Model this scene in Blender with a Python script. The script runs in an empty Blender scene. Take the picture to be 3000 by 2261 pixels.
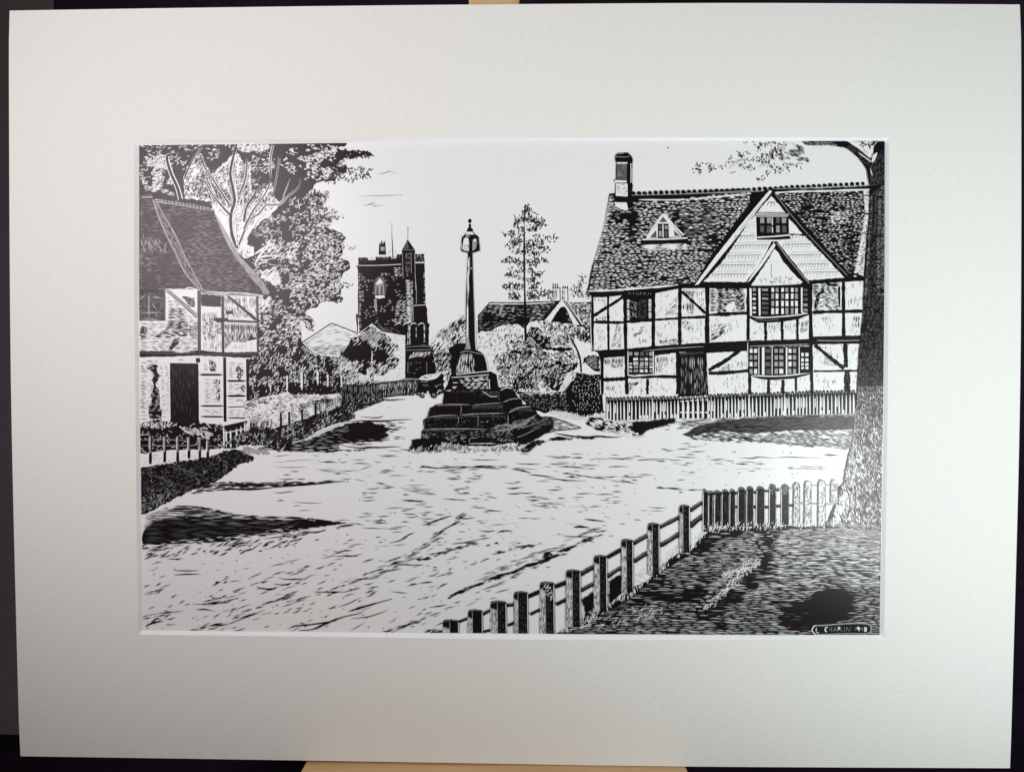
import bpy, math, random
import numpy as np
from mathutils import Matrix, Vector
from mathutils.geometry import tessellate_polygon

# ------------------------------------------------------------------ scene, camera, light
S = bpy.context.scene
C = S.collection
S.view_settings.view_transform = 'Standard'
S.view_settings.look = 'None'
S.view_settings.exposure = 0.0
S.view_settings.gamma = 1.0
S.view_settings.use_curve_mapping = False
S.cycles.max_bounces = 6

MM = 0.001
LEAN = 12.0                       # the board leans back on its easel
BOARD = Matrix.Rotation(math.radians(90 - LEAN), 4, 'X')     # board frame: x right, y up the board, z out of it

FPX = 2800.0                      # focal length measured on a 3000 unit wide tracing
RX, RY, RZ = (math.radians(a) for a in (1.51307, -1.32088, -0.10374))
CT = np.array([-1.24483, -1.14503, -388.13583])
def rot(rx, ry, rz):
    cx, sx, cy, sy, cz, sz = math.cos(rx), math.sin(rx), math.cos(ry), math.sin(ry), math.cos(rz), math.sin(rz)
    return (np.array([[cz, -sz, 0], [sz, cz, 0], [0, 0, 1]]) @ np.array([[cy, 0, sy], [0, 1, 0], [-sy, 0, cy]])
            @ np.array([[1, 0, 0], [0, cx, -sx], [0, sx, cx]]))
R3 = rot(RX, RY, RZ)
CAMO = -R3.T @ CT                 # camera position in board mm
cam_d = bpy.data.cameras.new('camera'); cam = bpy.data.objects.new('camera', cam_d); C.objects.link(cam)
cm = Matrix([[*R3.T[i], CAMO[i] * MM] for i in range(3)] + [[0, 0, 0, 1]])
cam.matrix_world = BOARD @ cm
cam_d.sensor_fit = 'HORIZONTAL'; cam_d.sensor_width = 36.0; cam_d.lens = 36.0 * FPX / 3000
cam_d.clip_start = 0.01; cam_d.clip_end = 50
S.camera = cam

w = bpy.data.worlds.new('World'); S.world = w; w.use_nodes = True
bg = w.node_tree.nodes['Background']; bg.inputs[0].default_value = (1.0, 0.80, 0.55, 1); bg.inputs[1].default_value = 0.06

def lamp(name, pos, target, half, power, col, radius):
    d = bpy.data.lights.new(name, 'SPOT'); d.spot_size = half * 2; d.spot_blend = 1.0; d.shadow_soft_size = radius
    d.energy = power; d.color = col
    o = bpy.data.objects.new(name, d); C.objects.link(o)
    p = BOARD @ Vector([c * MM for c in pos]); t = BOARD @ Vector([c * MM for c in target])
    o.location = p; o.rotation_euler = (t - p).to_track_quat('-Z', 'Y').to_euler()
    return o
lamp('left_lamp_light', (-250.7, 120.9, 396.8), (-92.1, 70.0, 0), 0.76, 7.0, (1.0, 0.965, 0.985), 0.10)
lamp('right_lamp_light', (270.9, -82.7, 347.7), (227.0, 42.8, 0), 0.888, 5.9, (0.89, 1.0, 1.0), 0.062)

# ------------------------------------------------------------------ materials
def mat(name, col, rough=0.6, spec=0.5, noise=None, bump=0.0, scale=(1, 1, 1), nscale=400.0, detail=3.0):
    m = bpy.data.materials.new(name); m.use_nodes = True
    nt = m.node_tree; b = nt.nodes['Principled BSDF']
    b.inputs['Roughness'].default_value = rough
    b.inputs['Specular IOR Level'].default_value = spec
    b.inputs['Base Color'].default_value = (*col, 1)
    if noise or bump:
        tc = nt.nodes.new('ShaderNodeTexCoord'); mp = nt.nodes.new('ShaderNodeMapping')
        mp.inputs['Scale'].default_value = scale
        nz = nt.nodes.new('ShaderNodeTexNoise'); nz.inputs['Scale'].default_value = nscale; nz.inputs['Detail'].default_value = detail
        nt.links.new(tc.outputs['Object'], mp.inputs['Vector']); nt.links.new(mp.outputs['Vector'], nz.inputs['Vector'])
        if noise:
            r = nt.nodes.new('ShaderNodeValToRGB')
            r.color_ramp.elements[0].position = 0.3; r.color_ramp.elements[1].position = 0.7
            r.color_ramp.elements[0].color = (*noise, 1); r.color_ramp.elements[1].color = (*col, 1)
            nt.links.new(nz.outputs['Fac'], r.inputs['Fac']); nt.links.new(r.outputs['Color'], b.inputs['Base Color'])
        if bump:
            bp = nt.nodes.new('ShaderNodeBump'); bp.inputs['Strength'].default_value = bump; bp.inputs['Distance'].default_value = 0.0002
            nt.links.new(nz.outputs['Fac'], bp.inputs['Height']); nt.links.new(bp.outputs['Normal'], b.inputs['Normal'])
    return m
M_MAT = mat('picture_mount', (0.79, 0.775, 0.745), 0.85, 0.2, (0.735, 0.72, 0.69), 0.5, (0.25, 1.8, 1), 1300.0, 3.0)
M_CORE = mat('bevel_core', (0.90, 0.90, 0.92), 0.8, 0.2)
M_PAPER = mat('scraper_paper', (0.76, 0.755, 0.75), 0.3, 0.30, (0.73, 0.725, 0.72), 0.05, (1, 1, 1), 900.0, 2.0)
M_K = mat('black_ink', (0.0065, 0.0052, 0.0075), 0.225, 0.125, (0.009, 0.0068, 0.009), 0.04, (1, 1, 1), 700.0, 3.0)
M_G1 = mat('worn_ink', (0.10, 0.098, 0.10), 0.28, 0.30, (0.07, 0.068, 0.072), 0.05)
M_G2 = mat('half_scraped_ink', (0.33, 0.325, 0.325), 0.3, 0.30, (0.26, 0.256, 0.26), 0.1)
M_W = mat('scraped_white', (0.76, 0.755, 0.75), 0.3, 0.30, (0.71, 0.705, 0.70), 0.05)
for m_ in (M_K, M_G1, M_G2): m_.node_tree.nodes['Principled BSDF'].inputs['Specular Tint'].default_value = (1.0, 0.87, 0.86, 1)
M_G1.node_tree.nodes['Principled BSDF'].inputs['Specular IOR Level'].default_value = 0.16
MATS = {'K': M_K, 'G': M_G1, 'L': M_G2, 'W': M_W}

# ------------------------------------------------------------------ tracing helpers
TILE = {'s': (0, 0, 1), 'A': (400, 400, 3.687), 'B': (380, 780, 3.687), 'C': (380, 1180, 3.687), 'D': (900, 400, 3.687),
        'E': (850, 800, 4.424), 'F': (1150, 620, 4.424), 'G': (1150, 970, 3.687), 'H': (1350, 570, 4.424), 'I': (1700, 400, 4.424),
        'J': (2000, 400, 3.568), 'K': (1640, 780, 4.424), 'L': (2100, 780, 4.424), 'M': (1560, 1000, 4.424), 'N': (2000, 1060, 3.568),
        'O': (2000, 1400, 3.568), 'Q': (1220, 1450, 2.765), 'R': (380, 1500, 2.572), 'S': (2350, 1800, 8.848), 'V': (800, 1100, 4.424),
        'W': (1400, 880, 6.144), 'Z': (0, 0, 0.7373)}
def T(t, *pts):
    """points read off an enlarged piece of the drawing -> sheet tracing units"""
    x0, y0, s = TILE[t]
    if len(pts) == 1 and isinstance(pts[0], list): pts = pts[0]
    return [(x0 + p[0] / s, y0 + p[1] / s) for p in pts]
def board(x, y, z):
    """tracing units -> board mm on the plane z"""
    x = np.asarray(x, float); y = np.asarray(y, float); z = np.asarray(z, float)
    d = np.stack([(x - 1500) / FPX, -(y - 1130.5) / FPX, -np.ones_like(x)], -1) @ R3
    k = (z - CAMO[2]) / d[..., 2]
    return np.stack([CAMO[0] + d[..., 0] * k, CAMO[1] + d[..., 1] * k, z + 0 * x], -1)
PL = np.array([[415, 408], [780, 407], [1230, 410], [1630, 416], [1850, 419]])       # y, x of the sheet's left side ...
PR = np.array([[414, 2592], [780, 2591.5], [1155, 2588], [1525, 2582], [1860, 2577]])
PT = np.array([[400, 426], [900, 420], [1500, 417], [2200, 415], [2600, 414]])        # x, y of its top ...
PB = np.array([[419, 1844], [1240, 1852], [1700, 1856], [2300, 1859], [2580, 1858.5]])
def clampsheet(P):
    P[:, 0] = np.clip(P[:, 0], np.interp(P[:, 1], PL[:, 0], PL[:, 1]), np.interp(P[:, 1], PR[:, 0], PR[:, 1]))
    P[:, 1] = np.clip(P[:, 1], np.interp(P[:, 0], PT[:, 0], PT[:, 1]), np.interp(P[:, 0], PB[:, 0], PB[:, 1]))
    return P

rnd = random.Random(7)
_perm = [rnd.random() for _ in range(4096)]
def vnoise(x, y):
    xi, yi = math.floor(x), math.floor(y); fx, fy = x - xi, y - yi
    fx = fx * fx * (3 - 2 * fx); fy = fy * fy * (3 - 2 * fy)
    h = lambda a, b: _perm[(a * 157 + b * 911) & 4095]
    return (h(xi, yi) * (1 - fx) + h(xi + 1, yi) * fx) * (1 - fy) + (h(xi, yi + 1) * (1 - fx) + h(xi + 1, yi + 1) * fx) * fy
def pip(x, y, poly):
    c = False; n = len(poly); j = n - 1
    for i in range(n):
        xi, yi = poly[i]; xj, yj = poly[j]
        if (yi > y) != (yj > y) and x < (xj - xi) * (y - yi) / (yj - yi) + xi: c = not c
        j = i
    return c
def smooth(pts, n=4):
    if len(pts) < 3: return pts
    out = []
    for i in range(len(pts) - 1):
        p0 = pts[max(i - 1, 0)]; p1 = pts[i]; p2 = pts[i + 1]; p3 = pts[min(i + 2, len(pts) - 1)]
        for k in range(n):
            t = k / n
            out.append(tuple(0.5 * (2 * b + (c - a) * t + (2 * a - 5 * b + 4 * c - d) * t * t + (3 * b - a - 3 * c + d) * t ** 3)
                             for a, b, c, d in zip(p0, p1, p2, p3)))
    out.append(pts[-1]); return out

LAYERS = []                        # (bbox, level): ink laid over ink lies a few microns higher
Z0, DZ = -1.185, 0.010
STACK = []
class Ink:
    """one part of the drawing: fills and strokes collected into one mesh"""
    def __init__(s, name, parent, label=None):
        s.name, s.parent, s.label = name, parent, label
        s.v, s.z, s.f, s.m, s.n = [], [], [], [], 0
        s.order = list(MATS); s.k = 0
        STACK.append(s)
    def level(s, pts):
        xs = [p[0] for p in pts]; ys = [p[1] for p in pts]
        bb = (min(xs), min(ys), max(xs), max(ys)); l = 0
        for (a, b, c, d), q in LAYERS:
            if q >= l and a < bb[2] and c > bb[0] and b < bb[3] and d > bb[1]: l = q + 1
        LAYERS.append((bb, l)); s.lv = l
    def zz(s):
        s.k = (s.k + 1) % 8
        return Z0 + s.lv * DZ + s.k * 0.001
    def _fill(s, pts, m):
        z = s.zz()
        tr = tessellate_polygon([[Vector((p[0], p[1], 0)) for p in pts]])
        P = np.array(pts, float)
        x_, y_ = P[:, 0], P[:, 1]
        want = abs(np.sum(x_ * np.roll(y_, -1) - np.roll(x_, -1) * y_)) / 2
        got = sum(abs((P[b][0] - P[a][0]) * (P[c][1] - P[a][1]) - (P[b][1] - P[a][1]) * (P[c][0] - P[a][0])) for a, b, c in tr) / 2
        if len(pts) > 4 and abs(want - got) > 0.004 * want + 0.5: s._scan(pts, m, z); return
        for a, b, c in tr:
            cr = (P[b][0] - P[a][0]) * (P[c][1] - P[a][1]) - (P[b][1] - P[a][1]) * (P[c][0] - P[a][0])
            if abs(cr) < 1e-9: continue
            s.f.append((s.n + a, s.n + c, s.n + b) if cr > 0 else (s.n + a, s.n + b, s.n + c)); s.m.append(m)
        s.v += [tuple(p) for p in pts]; s.z += [z] * len(pts); s.n += len(pts)
    def _scan(s, pts, m, z):
        """outline that crosses itself: fill it in narrow rows by winding number"""
        y0, y1 = min(p[1] for p in pts), max(p[1] for p in pts); n = max(2, int((y1 - y0) / 1.3)); h = (y1 - y0) / n
        for r in range(n):
            y = y0 + (r + 0.5) * h; xs = []
            for i in range(len(pts)):
                (xa, ya), (xb, yb) = pts[i], pts[(i + 1) % len(pts)]
                if (ya > y) != (yb > y): xs.append((xa + (y - ya) * (xb - xa) / (yb - ya), 1 if yb > ya else -1))
            xs.sort(); wn = 0
            for (xa, d), (xb, _) in zip(xs, xs[1:] + [(0, 0)]):
                if wn == 0: st = xa
                wn += d
                if wn == 0 and xa > st:
                    a, b = y0 + r * h, y0 + (r + 1) * h
                    s.v += [(st, a), (st, b), (xa, b), (xa, a)]; s.z += [z] * 4
                    s.f.append((s.n, s.n + 1, s.n + 2, s.n + 3)); s.m.append(m); s.n += 4
    def fill(s, pts, m='K', rough=0.0, step=6.0):
        s.level(pts)
        if rough:
            out = []
            for i in range(len(pts)):
                a, b = pts[i], pts[(i + 1) % len(pts)]
                L = math.hypot(b[0] - a[0], b[1] - a[1]); k = max(1, int(L / step))
                for j in range(k):
                    t = j / k; q = rnd.uniform(-rough, rough) if 0 < j else 0
                    nx, ny = (-(b[1] - a[1]) / (L or 1), (b[0] - a[0]) / (L or 1))
                    out.append((a[0] + (b[0] - a[0]) * t + nx * q, a[1] + (b[1] - a[1]) * t + ny * q))
            pts = out
        s._fill(pts, m)
    def _line(s, pts, wd, m, t0=0.15, t1=0.15, wob=0.12):
        z = s.zz(); n = len(pts); base = s.n
        for i, (x, y) in enumerate(pts):
            a = pts[max(i - 1, 0)]; b = pts[min(i + 1, n - 1)]
            dx, dy = b[0] - a[0], b[1] - a[1]; L = math.hypot(dx, dy) or 1
            t = i / (n - 1); k = 1.0
            if t0 and t < t0 * 2: k = min(k, 0.12 + t / (t0 * 2))
            if t1 and t > 1 - t1 * 2: k = min(k, 0.12 + (1 - t) / (t1 * 2))
            h = 0.5 * wd * k * (1 + rnd.uniform(-wob, wob))
            s.v.append((x - dy / L * h, y + dx / L * h)); s.v.append((x + dy / L * h, y - dx / L * h)); s.z += [z, z]
        for i in range(n - 1):
            q = base + 2 * i
            s.f.append((q, q + 2, q + 3, q + 1)); s.m.append(m)
        s.n += 2 * n
    def line(s, pts, wd, m='K', t0=0.0, t1=0.0, wob=0.12, sm=True, new=True):
        if new: s.level(pts)
        s._line(smooth(pts, 5) if sm else pts, wd, m, t0, t1, wob)
    def lines(s, segs, wd, m='K', t0=0.0, t1=0.0, wob=0.12, sm=True):
        s.level([p for g in segs for p in g])
        for g in segs:
            if len(g) == 2:
                a, b = g; L = math.hypot(a[0] - b[0], a[1] - b[1]); k = max(2, int(L / 9))
                g = [(a[0] + (b[0] - a[0]) * i / k, a[1] + (b[1] - a[1]) * i / k) for i in range(k + 1)]
                s._line(g, wd, m, t0, t1, wob)
            else: s._line(smooth(g, 5) if sm else g, wd, m, t0, t1, wob)
    def hatch(s, poly, m='W', ang=0.0, gap=5.0, ln=20.0, wd=1.8, space=4.0, prob=1.0, clump=None, dens=None, curve=0.0, jit=0.25, var=0.4, aj=0.02):
        """rows of dashes across a polygon"""
        s.level(poly)
        ca, sa = math.cos(ang), math.sin(ang)
        Q = [(x * ca + y * sa, -x * sa + y * ca) for x, y in poly]
        y = min(q[1] for q in Q) + gap * 0.5; ye = max(q[1] for q in Q)
        while y < ye:
            xs = []
            for i in range(len(Q)):
                (x1, y1), (x2, y2) = Q[i], Q[(i + 1) % len(Q)]
                if (y1 > y) != (y2 > y): xs.append(x1 + (y - y1) * (x2 - x1) / (y2 - y1))
            xs.sort()
            for a, b in zip(xs[::2], xs[1::2]):
                x = a + rnd.uniform(0, space)
                while x < b:
                    l = ln * (1 + rnd.uniform(-var, var)); e = min(x + l, b)
                    if e - x > ln * 0.12:
                        mx, my = (x + e) / 2, y
                        wx, wy = mx * ca - my * sa, mx * sa + my * ca
                        p = prob
                        if clump: 
                            nv = vnoise(wx / clump[0], wy / clump[0]) * 0.65 + vnoise(wx / clump[0] * 2.7 + 9, wy / clump[0] * 2.7) * 0.35
                            p *= min(1, max(0, (nv - clump[1]) * clump[2] + 0.5))
                        if dens: p *= dens(wx, wy)
                        if rnd.random() < p:
                            yy = y + rnd.uniform(-jit, jit) * gap; k = 5 if e - x > 7 else 4; pts = []
                            sl = rnd.uniform(-aj, aj); cv = curve * (0.6 + 0.8 * rnd.random())
                            for i in range(k):
                                t = i / (k - 1); px = x + (e - x) * t; py = yy + sl * (px - mx) - cv * (1 - (2 * t - 1) ** 2)
                                pts.append((px * ca - py * sa, px * sa + py * ca))
                            s._line(pts, wd * (0.7 + 0.6 * rnd.random()) , m, 0.2, 0.2)
                    x = e + space * (0.5 + rnd.random())
            y += gap
    def scat(s, poly, m='W', n=100, ln=10.0, wd=2.0, ang=0.0, aj=0.5, curve=0.15, clump=None, dens=None, curl=0, var=0.5):
        """loose leaf or blade shaped marks inside a polygon"""
        s.level(poly)
        xs = [p[0] for p in poly]; ys = [p[1] for p in poly]; a0, a1, b0, b1 = min(xs), max(xs), min(ys), max(ys)
        k = 0; tries = 0
        while k < n and tries < n * 12:
            tries += 1
            x, y = rnd.uniform(a0, a1), rnd.uniform(b0, b1)
            if not pip(x, y, poly): continue
            p = 1.0
            if clump:
                nv = vnoise(x / clump[0], y / clump[0]) * 0.65 + vnoise(x / clump[0] * 2.7 + 9, y / clump[0] * 2.7) * 0.35
                p *= min(1, max(0, (nv - clump[1]) * clump[2] + 0.5))
            if dens: p *= dens(x, y)
            if rnd.random() > p: continue
            k += 1
            l = ln * (1 + rnd.uniform(-var, var)); a = (ang(x, y) if callable(ang) else ang) + rnd.uniform(-aj, aj)
            if curl:
                pts = [(x, y)]; aa = a; turn = rnd.choice((-1, 1)) * rnd.uniform(0.5, 1.1)
                for i in range(curl):
                    if rnd.random() < 0.3: turn = -turn
                    aa += turn; q = l / curl * rnd.uniform(0.6, 1.4)
                    pts.append((pts[-1][0] + math.cos(aa) * q, pts[-1][1] + math.sin(aa) * q))
                s._line(smooth(pts, 3), wd * rnd.uniform(0.7, 1.3), m, 0.1, 0.1, 0.35)
            else:
                cv = rnd.choice((-1, 1)) * curve * l; dx, dy = math.cos(a), math.sin(a); pts = []
                for i in range(5):
                    t = i / 4; o = (t - 0.5) * l; c = cv * (1 - (2 * t - 1) ** 2)
                    pts.append((x + dx * o - dy * c, y + dy * o + dx * c))
                s._line(pts, wd * rnd.uniform(0.6, 1.35), m, 0.28, 0.28)
    def disc(s, x, y, r, m='K', ry=None, n=12, new=True):
        ry = ry or r
        pts = [(x + r * math.cos(i * 2 * math.pi / n), y + ry * math.sin(i * 2 * math.pi / n)) for i in range(n)]
        if new: s.level(pts)
        s._fill(pts, m)
    def box(s, x0, y0, x1, y1, m='K', rough=0.0):
        s.fill([(x0, y0), (x1, y0), (x1, y1), (x0, y1)], m, rough)
    def build(s):
        P = clampsheet(np.array(s.v, float)); W = board(P[:, 0], P[:, 1], np.array(s.z)) * MM
        me = bpy.data.meshes.new(s.name); me.from_pydata(W.tolist(), [], s.f)
        used = [k for k in s.order if k in set(s.m)]
        for k in used: me.materials.append(MATS[k])
        me.polygons.foreach_set('material_index', [used.index(k) for k in s.m])
        me.update()
        o = bpy.data.objects.new(s.name, me); C.objects.link(o)
        s.obj = o
        o.parent = s.parent.obj if isinstance(s.parent, Ink) else s.parent
        if s.label: o['label'] = s.label
        return o
def B(tile, x0, y0, x1, y1): return T(tile, (x0, y0), (x1, y0), (x1, y1), (x0, y1))

# ------------------------------------------------------------------ big things: backdrop, easel, mount board
def mesh(name, V, F, mats, parent=None, fm=None, frame=True):
    me = bpy.data.meshes.new(name); me.from_pydata([tuple(v) for v in V], [], F)
    for m in mats: me.materials.append(m)
    if fm: me.polygons.foreach_set('material_index', fm)
    me.update(); o = bpy.data.objects.new(name, me); C.objects.link(o)
    if parent: o.parent = parent
    elif frame: o.matrix_world = BOARD
    return o
def tag(o, label=None, cat=None, group=None, kind=None):
    for k, v in (('label', label), ('category', cat), ('group', group), ('kind', kind)):
        if v: o[k] = v
def boxmesh(name, x0, x1, y0, y1, z0, z1, m, parent=None, bevel=0.0, frame=True):
    V = [(x, y, z) for x in (x0, x1) for y in (y0, y1) for z in (z0, z1)]
    V = [tuple(c * MM for c in v) for v in V]
    F = [(0, 1, 3, 2), (4, 6, 7, 5), (0, 4, 5, 1), (2, 3, 7, 6), (0, 2, 6, 4), (1, 5, 7, 3)]
    o = mesh(name, V, F, [m], parent, None, frame)
    if bevel:
        b = o.modifiers.new('bevel', 'BEVEL'); b.width = bevel * MM; b.segments = 3
    return o

M_WALL = mat('grey_wall', (0.60, 0.60, 0.85), 0.9, 0.2, (0.54, 0.56, 0.80), 0.2, (1, 1, 1), 60)
M_CLOTH = mat('black_cloth', (0.030, 0.018, 0.036), 0.95, 0.1, (0.022, 0.013, 0.028), 0.4, (1, 1, 1), 300)
M_WOOD = mat('pale_beech', (0.80, 0.54, 0.28), 0.5, 0.35, (0.68, 0.43, 0.20), 0.15, (1.0, 14, 14), 22.0, 5.0)
M_WOOD2 = mat('pale_beech_upright', (0.80, 0.54, 0.28), 0.5, 0.35, (0.68, 0.43, 0.20), 0.15, (14, 1.0, 14), 22.0, 5.0)

# the wall behind, and the black cloth hung in front of most of it and laid over the table
o = boxmesh('wall', -1600, 1600, -1200, 1200, -700, -640, M_WALL); tag(o, kind='structure')
def cloth():
    # hanging part then a fold onto the table; gentle ripples
    V, F = [], []; nx, ny = 90, 150
    for j in range(ny + 1):
        for i in range(nx + 1):
            t = j / ny; y = 520 - 1100 * t
            sl = min(1, max(0, (-236 - y) / 16)); xl = -297 - 90 * sl - 3 * math.sin(y * 0.03)
            sr = min(1, max(0, (-55 - y) / 40)) - min(1, max(0, (-200 - y) / 16)); xr = 700 - (700 - 325) * sr
            x = xl + (xr - xl) * i / nx
            z = -230 + 9 * math.sin(x * 0.035 + 1.3) * (0.4 + t) + 5 * math.sin(x * 0.083 + y * 0.004)
            V.append((x * MM, y * MM, z * MM))
    for j in range(ny):
        for i in range(nx):
            a = j * (nx + 1) + i; F.append((a, a + nx + 1, a + nx + 2, a + 1))
    return V, F
V, F = cloth()
o = mesh('black_curtain', V, F, [M_CLOTH]); tag(o, 'black cloth hanging behind the easel, its edge at upper left', 'curtain')
for p in o.data.polygons: p.use_smooth = True
sm = o.modifiers.new('thick', 'SOLIDIFY'); sm.thickness = 0.002
o = boxmesh('table', -900, 900, -520, -205, -600, 500, M_CLOTH); tag(o, kind='structure')
# the table must lie level in the world, not along the leaning board
o.matrix_world = Matrix.Translation((0, 0, -0.462)) ; o.data.clear_geometry()
o.data.from_pydata([(x, y, z) for x in (-0.9, 0.9) for y in (-0.5, 0.45) for z in (-0.04, 0.0)], [],
                   [(0, 1, 3, 2), (4, 6, 7, 5), (0, 4, 5, 1), (2, 3, 7, 6), (0, 2, 6, 4), (1, 5, 7, 3)])
o.data.update()

easel = bpy.data.objects.new('easel', None); C.objects.link(easel); easel.matrix_world = BOARD @ Matrix.Translation((0, -0.22, 0))
tag(easel, 'pale wooden easel holding the mounted print, only mast tip and ledge showing', 'easel')
def eb(name, x0, x1, y0, y1, z0, z1, m, bev): return boxmesh(name, x0, x1, y0 + 220, y1 + 220, z0, z1, m, easel, bev)
def xy(px, py, z=0.0):
    q = board(px, py, z); return float(q[0]), float(q[1])
mx0 = xy(1376, 8, -14)[0]; mx1 = xy(1524, 8, -14)[0]
eb('mast', mx0, mx1, -470, 215, -26, -8, M_WOOD2, 1.0)
ybot = xy(1450, 2236)[1]
# ledge: deep shelf whose ends splay towards the viewer, and a wider rounded lip along its front
def ledge():
    z0, z1 = -8.0, 30.0
    yt = ybot - 0.6; V = []
    xl0, xr0 = xy(893, 2226)[0], xy(2012, 2246)[0]
    xl1, xr1 = xl0 + 0.5, xr0 - 0.5
    for (z, a, b) in ((z0, xl0, xr0), (z1, xl1, xr1)):
        for y in (yt - 9, yt):
            V += [(a, y + 220, z), (b, y + 220, z)]
    V = [tuple(c * MM for c in v) for v in V]
    F = [(0, 2, 3, 1), (4, 5, 7, 6), (0, 4, 6, 2), (1, 3, 7, 5), (2, 6, 7, 3), (0, 1, 5, 4)]
    o = mesh('ledge', V, F, [M_WOOD], easel); b = o.modifiers.new('bevel', 'BEVEL'); b.width = 0.0008; b.segments = 2
    return o
ledge()
eb('front_lip', xy(838, 2261, 33)[0], xy(2068, 2261, 33)[0], ybot - 16, ybot - 4.6, 30.5, 38, M_WOOD, 2.5)
for sx in (-1, 1):
    V = []
    for y, x in ((110, 9), (-472, 62)):
        for dz in (-44, -28):
            V += [((sx * x - 11), y + 220, dz), ((sx * x + 11), y + 220, dz)]
    V = [tuple(c * MM for c in v) for v in V]
    mesh('leg', V, [(0, 1, 3, 2), (4, 6, 7, 5), (0, 4, 5, 1), (2, 3, 7, 6), (0, 2, 6, 4), (1, 5, 7, 3)], [M_WOOD2], easel)
eb('crossbar', -120, 120, -300, -278, -27.5, -10, M_WOOD, 1.0)

# mount board with a bevelled window
def edge(pts, n):
    P = np.array(smooth(pts, 12), float)
    d = np.r_[0, np.cumsum(np.hypot(*np.diff(P, axis=0).T))]; t = np.linspace(0, d[-1], n)
    return np.stack([np.interp(t, d, P[:, 0]), np.interp(t, d, P[:, 1])], 1)
NE = 24
def loop(top, right, bottom, left):
    return np.concatenate([edge(e, NE + 1)[:-1] for e in (top, right, bottom, left)])
outer = loop([(27, 31), (720, 20.5), (1450, 12.6), (2200, 8.5), (2989, 13)], [(2989, 13), (2993, 226), (2990, 1130), (2967, 2035), (2960, 2250)],
             [(2960, 2250), (2010, 2245), (1400, 2236), (800, 2226), (59, 2215)], [(59, 2215), (52, 2035), (31, 1130), (25, 226), (27, 31)])
win = loop([(393, 411), (900, 408), (1500, 405), (2200, 403), (2604, 404)], [(2604, 404), (2604, 780), (2600, 1230), (2595, 1600), (2590, 1872)],
           [(2590, 1872), (2000, 1874), (1500, 1872), (1000, 1865), (405, 1858)], [(405, 1858), (400, 1500), (396, 1130), (393, 780), (393, 411)])
win2 = loop([(408, 424.5), (900, 419), (1500, 416), (2200, 414), (2594, 413)], [(2594, 413), (2593.5, 780), (2590, 1155), (2584, 1525), (2579, 1860)],
            [(2579, 1860), (2300, 1860.5), (1700, 1857.5), (1240, 1853.5), (418, 1845.5)], [(418, 1845.5), (415, 1630), (409, 1230), (406, 780), (408, 424.5)])
N4 = len(outer); TH = -1.2
rings = [(outer, TH), (outer, -0.25), (outer, 0.0), (win, 0.0), (win2, TH), (outer, TH)]
V = []
for i, (r, z) in enumerate(rings):
    b = board(r[:, 0], r[:, 1], np.full(N4, 0.0 if i < 3 or i == 5 else z))
    if i == 2:                                                     # tiny rounded outer arris
        c = b.mean(0); b[:, :2] += (c[:2] - b[:, :2]) * 0.0011
    b[:, 2] = z; V += (b * MM).tolist()
F, fm = [], []
for k in range(5):
    for i in range(N4):
        j = (i + 1) % N4
        a, b, c, d = k * N4 + i, k * N4 + j, (k + 1) * N4 + j, (k + 1) * N4 + i
        F.append((a, b, c, d) if True else (d, c, b, a)); fm.append(1 if k == 3 else 0)
mount = mesh('picture_mount', V[:], F, [M_MAT, M_CORE], None, fm)
import bmesh
bm = bmesh.new(); bm.from_mesh(mount.data); bmesh.ops.remove_doubles(bm, verts=bm.verts, dist=1e-6)
bmesh.ops.recalc_face_normals(bm, faces=bm.faces); bm.to_mesh(mount.data); bm.free()
tag(mount, 'off-white card mount with a large window, standing on the wooden easel ledge', 'picture mount')

# the sheet itself
sh = loop([(395, 412), (1500, 404), (2606, 400)], [(2606, 400), (2603, 1130), (2592, 1872)], [(2592, 1872), (1500, 1868), (405, 1856)], [(405, 1856), (396, 1130), (395, 412)])
A_ = board(sh[:, 0], sh[:, 1], np.full(N4, -1.215)); Bk = A_.copy(); Bk[:, 2] -= 0.35
V = [tuple(v) for v in np.r_[A_, Bk] * MM]
F = [tuple(range(N4))[::-1], tuple(range(N4, 2 * N4))] + [(i, (i + 1) % N4, N4 + (i + 1) % N4, N4 + i) for i in range(N4)]
sheet = mesh('art_print', V, F, [M_PAPER])
bm = bmesh.new(); bm.from_mesh(sheet.data); bmesh.ops.recalc_face_normals(bm, faces=bm.faces); bm.to_mesh(sheet.data); bm.free()
tag(sheet, 'black and white village scene on glossy sheet seen through the mount window', 'art print')
# ------------------------------------------------------------------ the drawing, far things first
PI = math.pi
def blobs(base, *bl):
    """tone map: base value, then (tile x, tile y, radius, value) patches already in tracing units"""
    def f(x, y):
        v = base
        for (bx, by, rx, ry, val) in bl:
            d = ((x - bx) / rx) ** 2 + ((y - by) / ry) ** 2
            if d < 1: v += (val - v) * min(1, (1 - d) * 2.2)
        return v
    return f
def TB(t, *b):
    x0, y0, s = TILE[t]
    return [(x0 + a / s, y0 + c / s, rx / s, ry / s, v) for a, c, rx, ry, v in b]
def ink(name, label=None, parent=None): return Ink(name, parent or sheet, label)

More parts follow.
